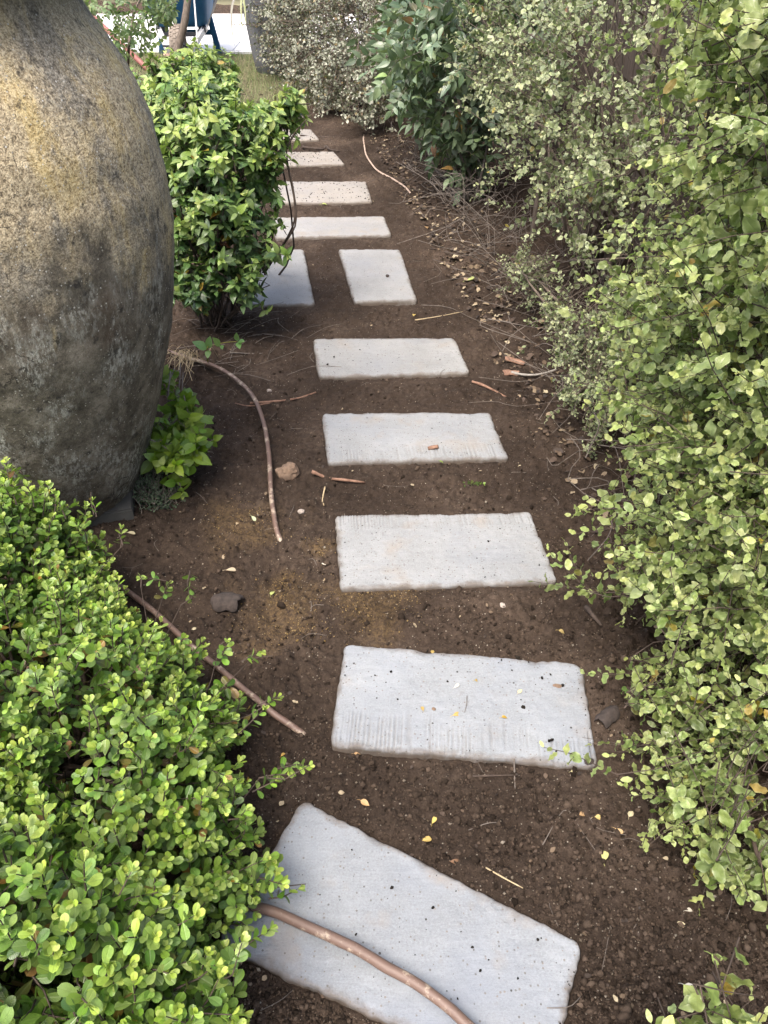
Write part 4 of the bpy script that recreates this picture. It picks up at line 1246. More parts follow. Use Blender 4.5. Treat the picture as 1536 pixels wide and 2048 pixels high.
# trunks standing against the fence
for (px, py, top, ra, lab) in ((1207, 575, 1.5, .028, 'grey upright trunk in the hedge shadow behind the low pale shrub'), (1062, 500, 1.4, .016, 'slim dark trunk in the hedge beside the pale hedge shrub'), (930, 402, 1.3, .017, 'pale brown stem standing at the foot of the dark glossy shrub')):
    b0 = at(px, py, 0)
    P = spline([b0 + np.array([0, 0, -.03]), b0 + np.array([.01, .02, top * .4]), b0 + np.array([.05, .04, top * .75]), b0 + np.array([.04, .10, top])], 14)
    t_ = link('shrub_trunk', None, loc=b0)
    tag(t_, lab, 'trunk')
    MB().tube(P - b0, np.linspace(ra, ra * .7, 14), 9).build('stem', M_DRY if px == 930 else M_BARK, t_)
    mb = MB()
    for k in range(4):
        h0 = P[4 + 2 * k] - b0
        mb.tube(np.stack([h0, h0 + np.array([r.normal(-.1, .1), r.normal(-.05, .1), .12]), h0 + np.array([r.normal(-.2, .15), r.normal(-.1, .15), .3])]), np.array([.006, .004, .002]), 5)
    mb.build('branch', M_BARK, t_)

# dry twig tangle and leaf litter under the hedge
r = np.random.default_rng(40)
mb = MB()
for k in range(360):
    y0 = r.uniform(1.6, 5.6)
    x0 = (1.02 - .165 * y0) + abs(r.normal(0, .22)) + .05
    a_ = np.array([x0, y0, .02 + abs(r.normal(0, .06))])
    ang = r.uniform(0, 6.28); l_ = r.uniform(.12, .5)
    b_ = a_ + np.array([math.cos(ang) * l_, math.sin(ang) * l_, r.uniform(-.05, .40) * l_ * 1.6])
    b_[2] = max(b_[2], .02)
    m_ = (a_ + b_) / 2 + np.array([*r.normal(0, .07, 2), r.uniform(-.02, .14)])
    m2 = (m_ + b_) / 2 + r.normal(0, .03, 3)
    mb.tube(spline([a_, m_, m2, b_], 9), r.uniform(.0006, .0019), 4, cap=False)
tag(mb.build('dry_twigs', M_DRY), 'tangle of dry twigs on the ground under the hedge', kind='stuff')
n = NT('dead_leaf')
rn = n.math('FRACT', n.math('ADD', n.n('Attribute', attribute_name='rnd').outputs['Fac'], n.n('ObjectInfo').outputs['Random']))
dl = n.ramp(rn, [(0, (.025, .017, .012)), (.45, (.065, .042, .028)), (.70, (.13, .09, .055)), (.88, (.25, .19, .12)), (1, (.38, .32, .21))])
M_DEAD = n.done(dl, .75, n.bump(n.noise(140.0, 4, .7, world_pos(n)), .6, .004), trans=.1)


def litter(name, label, x, y, size, r, mat, lift=.004):
    m = len(x)
    ang = r.uniform(0, 6.28, m)
    tilt = r.normal(0, .35, (m, 2))
    z = np.stack([tilt[:, 0], tilt[:, 1], np.ones(m)], -1); z /= np.linalg.norm(z, axis=1)[:, None]
    y_ = np.stack([np.cos(ang), np.sin(ang), np.zeros(m)], -1); y_ -= (y_ * z).sum(1, keepdims=True) * z; y_ /= np.linalg.norm(y_, axis=1)[:, None]
    L = dict(T=np.stack([x, y, ground_h(x, y) + lift + np.abs(r.normal(0, .003, m))], -1), R=np.stack([np.cross(y_, z), y_, z], -1), s=size, age=np.full(m, .5))
    tag(link(name, leaves_mesh(name, L, T_BLADE + T_SMALL, mat, np.zeros(3), r)), label, kind='stuff')


m = 2300
y = r.uniform(1.0, 6.2, m)
x = (.98 - .165 * y) + np.abs(r.normal(0, .20, m)) - .06
k = (y > 3.2) & (r.random(m) < .8) | (r.random(m) < .45)
litter('leaf_litter', 'brown dead leaf litter along the foot of the hedge', x[k], y[k], r.uniform(.012, .040, k.sum()), r, M_DEAD)
x, y = scatter_soil(800, r, .4, 6.5, 1.2)
k = slab_dist(x, y) > -.05
litter('leaf_scraps', 'small scraps of dry leaf strewn over the soil', x[k], y[k], r.uniform(.006, .016, k.sum()), r, M_DEAD)
m = 240
x = r.uniform(-1.5, -.5, m); y = r.uniform(2.3, 3.4, m)
mb = MB()
for k in range(150):
    x0, y0 = scatter_soil(1, r, .5, 5.5, 1.2)
    if slab_dist(x0, y0)[0] < .01: continue
    l_ = r.uniform(.02, .08); ang = r.uniform(0, 6.28)
    h_ = ground_h(x0, y0)[0]
    a_ = np.array([x0[0], y0[0], h_ + .002]); b_ = a_ + np.array([math.cos(ang) * l_, math.sin(ang) * l_, r.uniform(0, .012)])
    mb.tube(spline([a_, (a_ + b_) / 2 + np.array([*r.normal(0, .008, 2), .006]), b_], 6), r.uniform(.0004, .0010), 4, cap=False)
for k in range(70):                      # dead stalks and needles under the big shrub
    x0, y0 = r.normal(-.75, .22), r.normal(2.95, .20)
    l_ = r.uniform(.06, .22); ang = r.normal(.2, .9)
    a_ = np.array([x0, y0, ground_h(x0, y0) + .004]); b_ = a_ + np.array([math.cos(ang) * l_, math.sin(ang) * l_, r.uniform(0, .03)])
    mb.tube(spline([a_, (a_ + b_) / 2 + np.array([*r.normal(0, .012, 2), .01]), b_], 5), r.uniform(.0006, .0014), 4, cap=False)
tag(mb.build('rootlets', M_DRY), 'thin dry rootlets and stalks scattered on the soil', kind='stuff')

# ------------------------------------------------------------------ LEFT SIDE SHRUBS
r = np.random.default_rng(51)
SNA = [sprig_whorl(r) for _ in range(16)]
NB = np.array([-.74, 3.14, 0])
NA = [bl(400, 262, 2.98, .17), bl(478, 285, 2.92, .14), bl(345, 285, 3.12, .18), bl(440, 370, 2.96, .17), bl(365, 420, 3.12, .18), bl(462, 470, 3.02, .13), bl(430, 535, 3.08, .09, .7), bl(520, 320, 2.95, .07, .8), bl(500, 440, 3.0, .09), bl(480, 560, 3.05, .07, .7), bl(400, 590, 3.1, .08, .8), bl(520, 500, 3.0, .05, .8), bl(370, 540, 3.15, .10, .8)]


def whorl_shrub(name, label, blobs, base, r, dens, mat, sprigs, stems_n, singles=300, extra=(), scale=(.85, 1.15), stem_mat=None, ages=(.75, .9), tmpl=T_WHORL, ragged=0):
    P, N = on_blobs(blobs, dens, r, zmin=.08, rough=.10, clump=.45, freq=9.0)
    D = N * .6 + np.array([0, 0, .8]) + r.normal(0, .45, P.shape)
    L, st = make_shoots(P, D, sprigs, r, scale)
    P2, N2 = on_blobs([tuple(b[:3]) + tuple(v * .75 for v in b[3:6]) for b in blobs], dens * .7, r, zmin=.08)
    L2, st2 = make_shoots(P2, N2 + np.array([0, 0, .6]) + r.normal(0, .4, P2.shape), sprigs, r, scale)
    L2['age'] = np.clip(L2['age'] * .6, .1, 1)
    Ls = [L, L2]
    extra = list(extra)
    for i in r.choice(len(P), min(ragged, len(P)), replace=False):
        d_ = N[i] * .8 + np.array([0, 0, .45]) + r.normal(0, .3, 3)
        d_ /= np.linalg.norm(d_)
        extra.append((P[i] + d_ * r.uniform(.05, .11), d_)); st = st + [(P[i] - d_ * .05, P[i] + d_ * .06)]
    for p, d in extra:
        l, s_ = make_shoots(np.asarray(p, float)[None], np.asarray(d, float)[None], sprigs, r, (.8, 1.0))
        l['age'] = np.clip(l['age'] + .2, .1, 1)
        Ls.append(l); st = st + s_
    L = cat_leaves(*Ls)
    base = np.asarray(base, float)
    zt = max(b[2] + b[5] for b in blobs)
    L['age'] = np.clip(L['age'] + .35 * sstep(.45 * zt, zt, L['T'][:, 2]) - .12, .12, 1)     # the young growth is at the top
    k = r.random(len(L['s']))
    L['age'][k < .004] = .02
    L['age'][(k > .992)] = .07
    stems = []
    sel = r.choice(len(P), min(stems_n, len(P)), replace=False)
    for i in sel:
        s0 = base + np.array([*r.normal(0, .035, 2), -.02])
        stems.append(limb(s0, P[i] - np.array([0, 0, .03]), .0055, .0025, r, .05))
    tw = st + st2
    for i in range(0, len(P), 2):
        a_ = P[i] - D[i] / np.linalg.norm(D[i]) * .09
        tw.append((a_ + (base + np.array([0, 0, .25]) - a_) * .35, a_))
    return plant(name, label, 'shrub', base, L, tmpl, mat, r, stems, tw, stem_mat or M_DBARK, singles=singles, twig_r=.0015)


whorl_shrub('bushy_shrub', 'dense bushy green shrub with whorled pointed leaves beside the huge jar', NA, NB, r, 300, M_NAND, SNA, 34, ragged=34, scale=(.65, 1.0))
# leggy shoots leaning over the path
r = np.random.default_rng(52)
LB = deep(528, 500, 3.15); LB[2] = -.01
LB = at(520, 545, 0)
whorl_shrub('leggy_shrub', 'leggy shrub with bare dark stems arching over the path and a leafy top', [bl(545, 245, 2.98, .055), bl(575, 215, 2.98, .06), bl(515, 250, 3.0, .07), bl(520, 365, 3.0, .05, .7)], LB, r, 260, M_NAND, SNA, 2,
            extra=[(deep(610, 235, 2.98), (.7, 0, .4)), (deep(590, 185, 2.98), (.3, 0, 1)), (deep(556, 395, 3.0), (.2, -.3, .2)), (deep(535, 345, 3.0), (-.3, -.2, .5))], stem_mat=M_DBARK)
lg = [o for o in S.objects if o.name == 'leggy_shrub'][0]
for pts in ([(525, 545, 3.4), (575, 478, 3.12), (592, 440, 3.05), (585, 370, 3.0), (568, 310, 2.98), (560, 265, 2.98), (548, 235, 2.98)], [(530, 545, 3.4), (580, 465, 3.1), (590, 415, 3.03), (578, 345, 3.0), (572, 290, 2.98), (576, 250, 2.98), (582, 215, 2.98)], [(575, 330, 3.0), (560, 290, 2.99), (540, 270, 3.0)], [(572, 300, 2.98), (590, 265, 2.98), (612, 240, 2.98)]):
    P = spline([deep(*p) for p in pts], 22)
    P[:, 2] = np.maximum(P[:, 2], -.01)
    MB().tube(P - LB, np.linspace(.0042, .0020, 22), 7).build('stem', M_DBARK, lg)

r = np.random.default_rng(53)
NBB = [bl(370, 170, 4.95, .20), bl(315, 195, 4.95, .20), bl(420, 160, 5.05, .17), bl(400, 205, 4.75, .16), bl(445, 195, 4.9, .10), bl(340, 225, 4.6, .18), bl(300, 240, 4.4, .15)]
whorl_shrub('rounded_shrub', 'rounded yellow green shrub behind the dense bushy one, in front of the wheelbarrow', NBB, (-1.35, 5.55, 0), r, 230, M_NAND, SNA, 14, singles=300, ragged=14, extra=[(deep(462, 108, 5.0), (.2, 0, 1)), (deep(330, 100, 5.0), (-.1, 0, 1))])

# lime plant drooping at the jar foot
r = np.random.default_rng(54)
SLI = [sprig_whorl(r, (.045, .075), (3, 5), 2, 35) for _ in range(10)]
b0 = at(352, 925, 0)
LM = [bl(338, 765, 2.6, .035, .7), bl(352, 815, 2.5, .045, .8), bl(372, 858, 2.44, .06), bl(345, 880, 2.42, .06), bl(395, 900, 2.38, .045, .8), bl(350, 925, 2.34, .05)]
P, N = on_blobs(LM, 520, r, zmin=.03, rough=.2)
L, st = make_shoots(P, N * .8 + np.array([.2, -.4, -.1]) + r.normal(0, .5, P.shape), SLI, r, (.5, 1.0), seek=.5)
L['age'] = np.clip(L['age'] + .1, .2, 1)
plant('drooping_plant', 'lime green drooping leafy plant at the foot of the huge jar', 'plant', b0, L, T_BLADE, M_LIME, r,
      [limb(b0 + r.normal(0, .015, 3), deep(350, 745, 2.6) + r.normal(0, .02, 3), .004, .002, r) for _ in range(4)], st, M_DRY)
# dry root tuft over it
mb = MB()
b1 = at(385, 722, .03)
for k in range(46):
    s0 = np.array([r.normal(0, .04), r.normal(0, .015), r.uniform(.0, .02)])
    l_ = r.uniform(.06, .2)
    e_ = s0 + np.array([r.normal(-.015, .03), -l_ * .9, r.uniform(-.01, .07)])
    mb.tube(spline([s0, (s0 + e_) / 2 + np.array([r.normal(0, .015), 0, .04]), e_], 8), r.uniform(.0007, .0014), 4, cap=False)
n = NT('straw')
M_STRAW = n.done(n.mix(n.noise(40.0, 3, .6, world_pos(n)), (.30, .22, .12), (.46, .38, .24)), .8)
tag(mb.build('dry_root_tuft', M_STRAW, None, loc=b1), 'tuft of pale dry roots hanging over the drooping lime plant', 'roots')
# seedling with six leaves
b0 = at(416, 730, 0)
sl = tag(link('seedling', None, loc=b0), 'young seedling with two sprays of three leaves beside the curved pipe', 'plant')
st1 = spline([b0, deep(414, 700, 2.83), deep(420, 692, 2.83), deep(450, 685, 2.83), deep(475, 683, 2.83)], 16)
MB().tube(st1 - b0, np.linspace(.0024, .0012, 16), 6).build('stem', M_LIME, sl)
n = NT('seedling_leaf')
M_SEED = leaf_material('seedling_leaf', [(0, (.10, .2, .05)), (1, (.16, .27, .08))], rough=.3, trans=.25)
for (px, py, tx, ty, sz) in ((415, 698, 385, 682, .062), (417, 697, 419, 672, .050), (417, 700, 414, 722, .040), (440, 692, 427, 676, .045), (443, 690, 446, 706, .025), (474, 682, 472, 664, .036), (476, 683, 492, 681, .036), (476, 684, 481, 703, .036)):
    a_, b_ = deep(px, py, 2.83), deep(tx, ty, 2.80)
    y_ = b_ - a_; y_ /= np.linalg.norm(y_)
    z_ = np.array([0, -.45, .9]); z_ -= (z_ @ y_) * y_; z_ /= np.linalg.norm(z_)
    tv, tf, tu = T_BLADE[2]
    me = mesh_np('leaf', tv, [tf], M_SEED, tu, {'age': np.full(len(tv), .5), 'rnd': np.zeros(len(tv))})
    o = bpy.data.objects.new('leaf', me); C.objects.link(o); o.parent = sl
    Mx = np.eye(4); Mx[:3, :3] = np.stack([np.cross(y_, z_), y_, z_], -1) * sz; Mx[:3, 3] = a_ - b0
    o.matrix_basis = Matrix(Mx.tolist())
# low weed
r = np.random.default_rng(56)
SWE = [sprig_alt(r, (7, 12), (.005, .009), (.008, .014), 70) for _ in range(8)]
b0 = at(322, 1000, 0)
P, N = on_blobs([(b0[0], b0[1] - .01, .02, .075, .055, .045), (b0[0] - .04, b0[1] + .04, .03, .05, .04, .05)], 5200, r, zmin=.01)
L, st = make_shoots(P, N + np.array([0, 0, .6]) + r.normal(0, .4, P.shape), SWE, r)
plant('weed', 'low grey green weed beside the dark slab of the huge jar', 'weed', b0, L, T_TINY, M_WEED, r, [], st, M_DRY, singles=60)

# ------------------------------------------------------------------ FAR BACKGROUND: small trees, wheelbarrow, planter
r = np.random.default_rng(61)
tb = at(348, 150, 0)
t1 = tag(link('young_tree', None, loc=tb), 'slim leaning grey tree trunk standing in front of the blue wheelbarrow', 'tree')
tt_ = float(proj(tb[None])[2][0])
P = spline([tb - np.array([0, 0, .04]), deep(354, 105, tt_ - .08), deep(362, 72, tt_ - .14), deep(369, 45, tt_ - .2), deep(374, 10, tt_ - .25), deep(384, -60, tt_ - .35), deep(398, -180, tt_ - .5)], 24)
MB().tube(P - tb, np.linspace(.043, .028, 24) * (1 + .05 * np.sin(np.arange(24) * 2.1)), 12).build('trunk', M_BARK, t1)
for a_, b_ in ((18, (330, -60)), (20, (440, -120)), (22, (360, -250))):
    pts, rd = limb(P[a_], deep(*b_, tt_ - .5), .02, .008, r)
    MB().tube(pts - tb, rd, 7).build('branch', M_BARK, t1)
STR = [sprig_pinnate(r, (3, 6), .026, (.030, .042), 66) for _ in range(12)]
pb = np.array([-2.55, 6.7, 0.0])
cr_ = [bl(300, -10, 5.9, .22), bl(230, 20, 5.8, .26, .7), bl(225, 70, 5.7, .14, .7), bl(285, 90, 5.7, .10, .5), bl(320, 20, 5.8, .10, .9), bl(262, -30, 5.8, .2, .7), bl(250, 120, 5.6, .06, .6)]
P, N = on_blobs(cr_, 120, r, rough=.1)
L, st = make_shoots(P, N * .5 + np.array([0, 0, -.5]) + r.normal(0, .5, P.shape), STR, r, (.9, 1.3))
s1 = at(255, 158, 0)
stems = [(spline([s1 + np.array([0, 0, -.02]), deep(257, 100, 5.75), deep(262, 62, 5.75), deep(270, 20, 5.8), deep(300, -40, 5.85)], 16), np.linspace(.013, .006, 16)), (spline([deep(260, 70, 5.75), deep(280, 38, 5.75), deep(296, 20, 5.8)], 8), np.linspace(.006, .003, 8))]
plant('leafy_sapling', 'sapling with drooping paired leaflets behind the shoulder of the huge jar', 'tree', s1, L, T_BLADE, M_TREE, r, stems, st, M_BARK, singles=150, min_px=9)

# wheelbarrow, front wheel towards the path
n = NT('blue_enamel')
a = n.noise(5.0, 5, .65, world_pos(n))
c = n.ramp(a, [(.3, (.018, .085, .19)), (.7, (.03, .13, .26))])
c = n.mix(n.math('MULTIPLY', n.math('SUBTRACT', n.noise(7.0, 5, .7, n.mapping(world_pos(n), loc=(3, 3, 3))), .58, clamp=True), 5, clamp=True), c, (.10, .085, .075))
M_BLUE = n.done(c, .62, spec=.2)
n = NT('galvanised_steel')
M_GALV = n.done(n.mix(n.noise(20.0, 4, .6, world_pos(n)), (.50, .50, .50), (.70, .70, .70)), .45, metallic=.2)
n = NT('tyre_rubber')
M_TYRE = n.done(n.mix(n.noise(30.0, 4, .6, world_pos(n)), (.16, .13, .105), (.27, .23, .19)), .9)
n = NT('dark_steel')
M_DSTEEL = n.done(n.mix(n.noise(20.0, 4, .6, world_pos(n)), (.02, .025, .035), (.06, .06, .065)), .5)
wb0 = at(371, 124, 0)
wbr = tag(link('wheelbarrow', None, loc=wb0, rot=(0, 0, R(3))), 'blue wheelbarrow standing front on by the bright driveway', 'wheelbarrow')
# tub: rounded rectangular sections, front (towards the camera) slopes out
def rrect(w, d, rad, n_=6):
    pts = []
    for cx, cy, a0 in ((w - rad, d - rad, 0), (-w + rad, d - rad, 90), (-w + rad, -d + rad, 180), (w - rad, -d + rad, 270)):
        for k in range(n_):
            a_ = R(a0 + 90 * k / (n_ - 1)); pts.append((cx + rad * math.cos(a_), cy + rad * math.sin(a_)))
    return np.array(pts)
secs = [(.225, .26, .10, .315, .30), (.265, .30, .12, .325, .30), (.285, .34, .12, .40, .29), (.325, .43, .13, .62, .26), (.345, .49, .14, .80, .24), (.358, .50, .14, .81, .24), (.358, .50, .14, .82, .24), (.343, .485, .13, .815, .24), (.275, .33, .11, .41, .29), (.25, .28, .11, .335, .30)]
V = np.concatenate([np.concatenate([rrect(w_, d_, q_) + np.array([0, cy_]), np.full((24, 1), z_)], 1) for w_, d_, q_, z_, cy_ in secs])
mb = MB()
F = []
for s_ in range(len(secs) - 1):
    for k in range(24):
        F.append((s_ * 24 + k, s_ * 24 + (k + 1) % 24, (s_ + 1) * 24 + (k + 1) % 24, (s_ + 1) * 24 + k))
F.append(tuple(range(24))[::-1]); F.append(tuple(range((len(secs) - 1) * 24, len(secs) * 24)))
mb.add(V, F); mb.build('tub', M_BLUE, wbr)
wh = link('wheel', None, wbr, loc=(0, -.28, .19))
nt = 20
tp = [(.105, -.05), (.14, -.068), (.172, -.060), (.188, -.030), (.190, 0), (.188, .030), (.172, .060), (.14, .068), (.105, .05)]
mb = MB(); mb.lathe(tp, 40, axis='x'); 
for k in range(28):                       # tread blocks
    a_ = 6.283 * k / 28
    for sx_ in (-.032, 0, .032):
        cz = .190 if sx_ == 0 else .186
        rr_ = cz; aa = a_ + (0.11 if sx_ == 0 else 0)
        c_ = np.array([sx_, rr_ * math.cos(aa), rr_ * math.sin(aa)])
        e1 = np.array([1.0, 0, 0]); e2 = np.array([0, -math.sin(aa), math.cos(aa)]); e3 = np.array([0, math.cos(aa), math.sin(aa)])
        PP = [c_ + i_ * e1 * .013 + j_ * e2 * .014 + l_ * e3 * .006 for l_ in (-1, 1) for i_, j_ in ((-1, -1), (1, -1), (1, 1), (-1, 1))]
        mb.add(PP, [(3, 2, 1, 0), (4, 5, 6, 7), (0, 1, 5, 4), (1, 2, 6, 5), (2, 3, 7, 6), (3, 0, 4, 7)])
mb.build('tyre', M_TYRE, wh, False)
mb = MB(); mb.lathe([(.02, -.05), (.03, -.045), (.04, -.03), (.095, -.03), (.107, -.05), (.107, .05), (.095, .03), (.04, .03), (.03, .045), (.02, .05)], 24, axis='x'); mb.build('rim', M_GALV, wh)
MB().tube([(-.16, -.28, .19), (.16, -.28, .19)], .01, 8).build('axle', M_DSTEEL, wbr)
for sx_ in (-1, 1):
    MB().bar((sx_ * .115, -.28, .15), (sx_ * .25, .08, .31), .045, .05).build('fork_brace', M_GALV, wbr, False)
    MB().bar((sx_ * .24, .0, .29), (sx_ * .32, 1.15, .58), .035, .045).build('handle', M_DSTEEL, wbr, False)
    MB().bar((sx_ * .32, .42, 0.0), (sx_ * .265, .36, .36), .05, .055).build('leg', M_BLUE, wbr, False)
    MB().box((sx_ * .21, .10, .29), (.07, .10, .06)).build('spacer_block', M_DSTEEL, wbr, False)
mb = MB(); mb.bar((-.30, .41, .22), (.30, .41, .22), .03, .05); mb.build('cross_bar', M_BLUE, wbr, False)
mb = MB(); mb.bar((-.21, .0, .255), (.21, .0, .255), .03, .04); mb.build('front_bar', M_DSTEEL, wbr, False)

# pale canes
for (x0, y0, x1, y1, lab) in ((348, 98, 342, -40, 'pale thin cane on the side of the trunk toward the sapling'), (396, 96, 384, -60, 'pale thin cane between the leaning trunk and the grey planter')):
    b0 = at(x0, y0 + 40, 0)
    d0 = float(proj(b0[None])[2][0])
    mb = MB(); mb.tube(np.stack([b0 - b0 - np.array([0, 0, .03]), deep(x0, y0, d0 - .1) - b0, deep(x1, y1, d0 - .3) - b0]), .009, 7)
    tag(mb.build('garden_cane', M_GALV, None, loc=b0), lab, 'cane', 'thin pale canes by the wheelbarrow')

# faded red pole
a_, b_ = at(296, 139, .03), deep(212, 58, 8.2)
n = NT('faded_red')
M_RED = n.done(n.mix(n.noise(12.0, 4, .6, world_pos(n)), (.19, .06, .05), (.28, .12, .10)), .6)
P = np.stack([a_ + (b_ - a_) * f for f in (0, .3, .6, 1.0, 1.5)])
tag(MB().tube(P - a_, .026, 10).build('red_pole', M_RED, None, loc=a_), 'faded red pole leaning on the grass behind the huge jar', 'pole')
# pale stone at the trunk foot
def rock(px, py, size, mat, label, name='rock', cat='rock', seed=0, z=0.0, squash=(1, .8, .7), group=None):
    r = np.random.default_rng(seed)
    # icosphere with two subdivisions, pushed about
    V, F = ICO_V.copy() / np.linalg.norm(ICO_V, axis=1)[:, None], ICO_F.copy()
    for _ in range(2):
        mid, V2, F2 = {}, list(V), []
        def mp(a, b):
            k = (min(a, b), max(a, b))
            if k not in mid:
                m_ = V2[a] + V2[b]; V2.append(m_ / np.linalg.norm(m_)); mid[k] = len(V2) - 1
            return mid[k]
        for a, b, c in F:
            ab, bc, ca = mp(a, b), mp(b, c), mp(c, a)
            F2 += [(a, ab, ca), (b, bc, ab), (c, ca, bc), (ab, bc, ca)]
        V, F = np.array(V2), np.array(F2)
    for _ in range(7):                     # knock flat faces into it
        nn = r.normal(size=3); nn /= np.linalg.norm(nn)
        d = V @ nn; lim = r.uniform(.62, .9)
        V = V - np.maximum(0, d - lim)[:, None] * nn
    V = V * (1 + .06 * r.normal(size=(len(V), 1))) * np.array(squash) * size
    p = at(px, py, 0)
    zz_ = float(ground_h(p[0], p[1])) if z == 0 else z
    o = link(name, mesh_np(name, V, [F], mat, smooth=False), loc=(p[0], p[1], zz_ + size * squash[2] * .45), rot=(0, 0, r.uniform(0, 6)))
    return tag(o, label, cat, group)


def stone_mat(name, c0, c1, sc=40):
    n = NT(name)
    a = n.noise(sc, 5, .7, n.coord('Object'))
    return n.done(n.ramp(a, [(.3, c0), (.7, c1)]), .9, n.bump(a, .7, .006))


M_TAN = stone_mat('tan_stone', (.10, .065, .045), (.24, .165, .11))
M_WHT = stone_mat('pale_stone', (.24, .20, .17), (.42, .37, .32))
M_DKB = stone_mat('dark_bark', (.018, .014, .012), (.06, .045, .038), 60)
M_PNK = stone_mat('pinkish_stone', (.36, .24, .18), (.55, .42, .34), 20)
rock(341, 118, .065, M_PNK, 'rounded pinkish stone at the foot of the leaning trunk', seed=2, z=.02)
rock(576, 950, .036, M_TAN, 'tan angular rock lying between the curved pipe and the fourth slab', seed=3, squash=(1, .85, .85))
rock(603, 1021, .012, M_WHT, 'small pale pebble beside the lower end of the curved pipe', 'pebble', 'pebble', 4)
rock(538, 777, .012, M_WHT, 'small whitish pebble outside the bend of the curved pipe', 'pebble', 'pebble', 5)
rock(1004, 1217, .010, M_WHT, 'small grey pebble in the soil in front of the sawdust side slab', 'pebble', 'pebble', 6)
rock(1176, 1529, .011, M_DKB, 'dark stone chip on the front corner of the grooved slab', 'stone_chip', 'stone', 7, z=TOP - .002)
rock(1113, 1379, .008, M_TAN, 'small brown curled seed pod on the grooved slab', 'seed_pod', 'seed', 8, z=TOP, squash=(1.4, .7, .5))
rock(867, 1425, .005, M_TAN, 'tiny brown seed on the grooved slab between two yellow leaves', 'seed', 'seed', 9, z=TOP)
rock(775, 558, .011, M_DKB, 'dark clod on the lengthwise slab nearest the hedge', 'clod', 'clod', 10, z=TOP)

# planter with a strap leaved plant
n = NT('grey_planter')
a = n.noise(8.0, 5, .65, world_pos(n))
M_PLANTER = n.done(n.ramp(a, [(.3, (.085, .088, .095)), (.7, (.14, .145, .15))]), .75, n.bump(n.noise(60.0, 4, .6, world_pos(n)), .3, .005))
pc = at(552, 152, 0)
pc = np.array([pc[0] + .02, pc[1] + .25, 0])
mb = MB(); mb.lathe([(0, .0), (.23, .0), (.245, .01), (.27, .15), (.305, .40), (.345, .70), (.37, .92), (.378, .95), (.375, .975), (.35, .975), (.345, .95), (.335, .86), (0, .86)], 56)
tag(mb.build('planter', M_PLANTER, None, loc=pc), 'tall grey tapered planter at the far end of the hedge', 'planter')
sp0 = pc + np.array([-.12, -.12, .862])
spr = tag(link('strap_leaf_plant', None, loc=sp0), 'plant with long strap leaves drooping over the grey planter', 'plant')
n = NT('strap_leaf')
M_STRAP = n.done(n.mix(n.noise(12.0, 3, .6, world_pos(n)), (.16, .20, .07), (.30, .30, .16)), .5, trans=.2)
n = NT('dry_strap_leaf')
M_STRAPD = n.done(n.mix(n.noise(12.0, 3, .6, world_pos(n)), (.12, .115, .09), (.20, .19, .15)), .6)
r = np.random.default_rng(71)
def strap(pts, w, mat):
    P = spline(pts, 14)
    T = np.gradient(P, axis=0); T /= np.linalg.norm(T, axis=1)[:, None]
    U = np.cross(T, np.array([.2, 1, .1])); U /= np.linalg.norm(U, axis=1)[:, None]
    ww = w * np.sin(np.linspace(.25, 3.0, 14))[:, None]
    N_ = np.cross(U, T)
    V = np.stack([P - U * ww, P + N_ * ww * .3, P + U * ww], 1).reshape(-1, 3)
    F = [(3 * k + j, 3 * k + j + 1, 3 * k + j + 4, 3 * k + j + 3) for k in range(13) for j in (0, 1)]
    link('leaf', mesh_np('leaf', V, [np.array(F)], mat), spr)
dpl = float(proj(sp0[None])[2][0])
for k in range(16):
    a_ = r.uniform(0, 6.28); l_ = r.uniform(.3, .55)
    strap([(0, 0, -.01), (math.cos(a_) * l_ * .4, math.sin(a_) * l_ * .4, .32), (math.cos(a_) * l_ * .8, math.sin(a_) * l_ * .8, .30), (math.cos(a_) * l_ * 1.05, math.sin(a_) * l_ * 1.05, .05)], .012, M_STRAP)
for pts in ([(490, -40), (484, -10), (482, 20), (486, 68)], [(488, -40), (487, -5), (490, 20), (492, 50)], [(485, -60), (470, -10), (463, 20), (464, 60), (469, 92)]):
    PP = [np.zeros(3)] + [deep(a_, b_, dpl - .25) - sp0 for a_, b_ in pts]
    strap(PP, .011, M_STRAPD if pts[1][0] == 470 else M_STRAP)

# ------------------------------------------------------------------ STICKS, BARK, FALLEN LEAVES
def stick(ctrl, rad, label, mat=M_DRY, name='stick', cat='stick', n=14, forks=()):
    base = at(*ctrl[0][:2], 0)
    P = []
    for c in ctrl:
        p = at(c[0], c[1], 0)
        dd = slab_dist(p[0], p[1])
        z = (TOP if dd < 0 else float(ground_h(p[0], p[1]))) + (c[2] if len(c) > 2 else .002)
        P.append(at(c[0], c[1], z))
    P = spline(P, n)
    r = np.random.default_rng(int(ctrl[0][0]))
    rad_ = np.linspace(rad, rad * .6, n) * (1 + .15 * r.normal(size=n))
    P = P + np.array([0, 0, rad * .7])
    mb = MB(); mb.tube(P - base, rad_, 8)
    for f in forks:
        Q = spline([at(*c[:2], .012) for c in f], 8)
        mb.tube(Q - base, np.linspace(rad * .6, rad * .25, 8), 6)
    return tag(mb.build(name, mat, None, loc=base), label, cat)


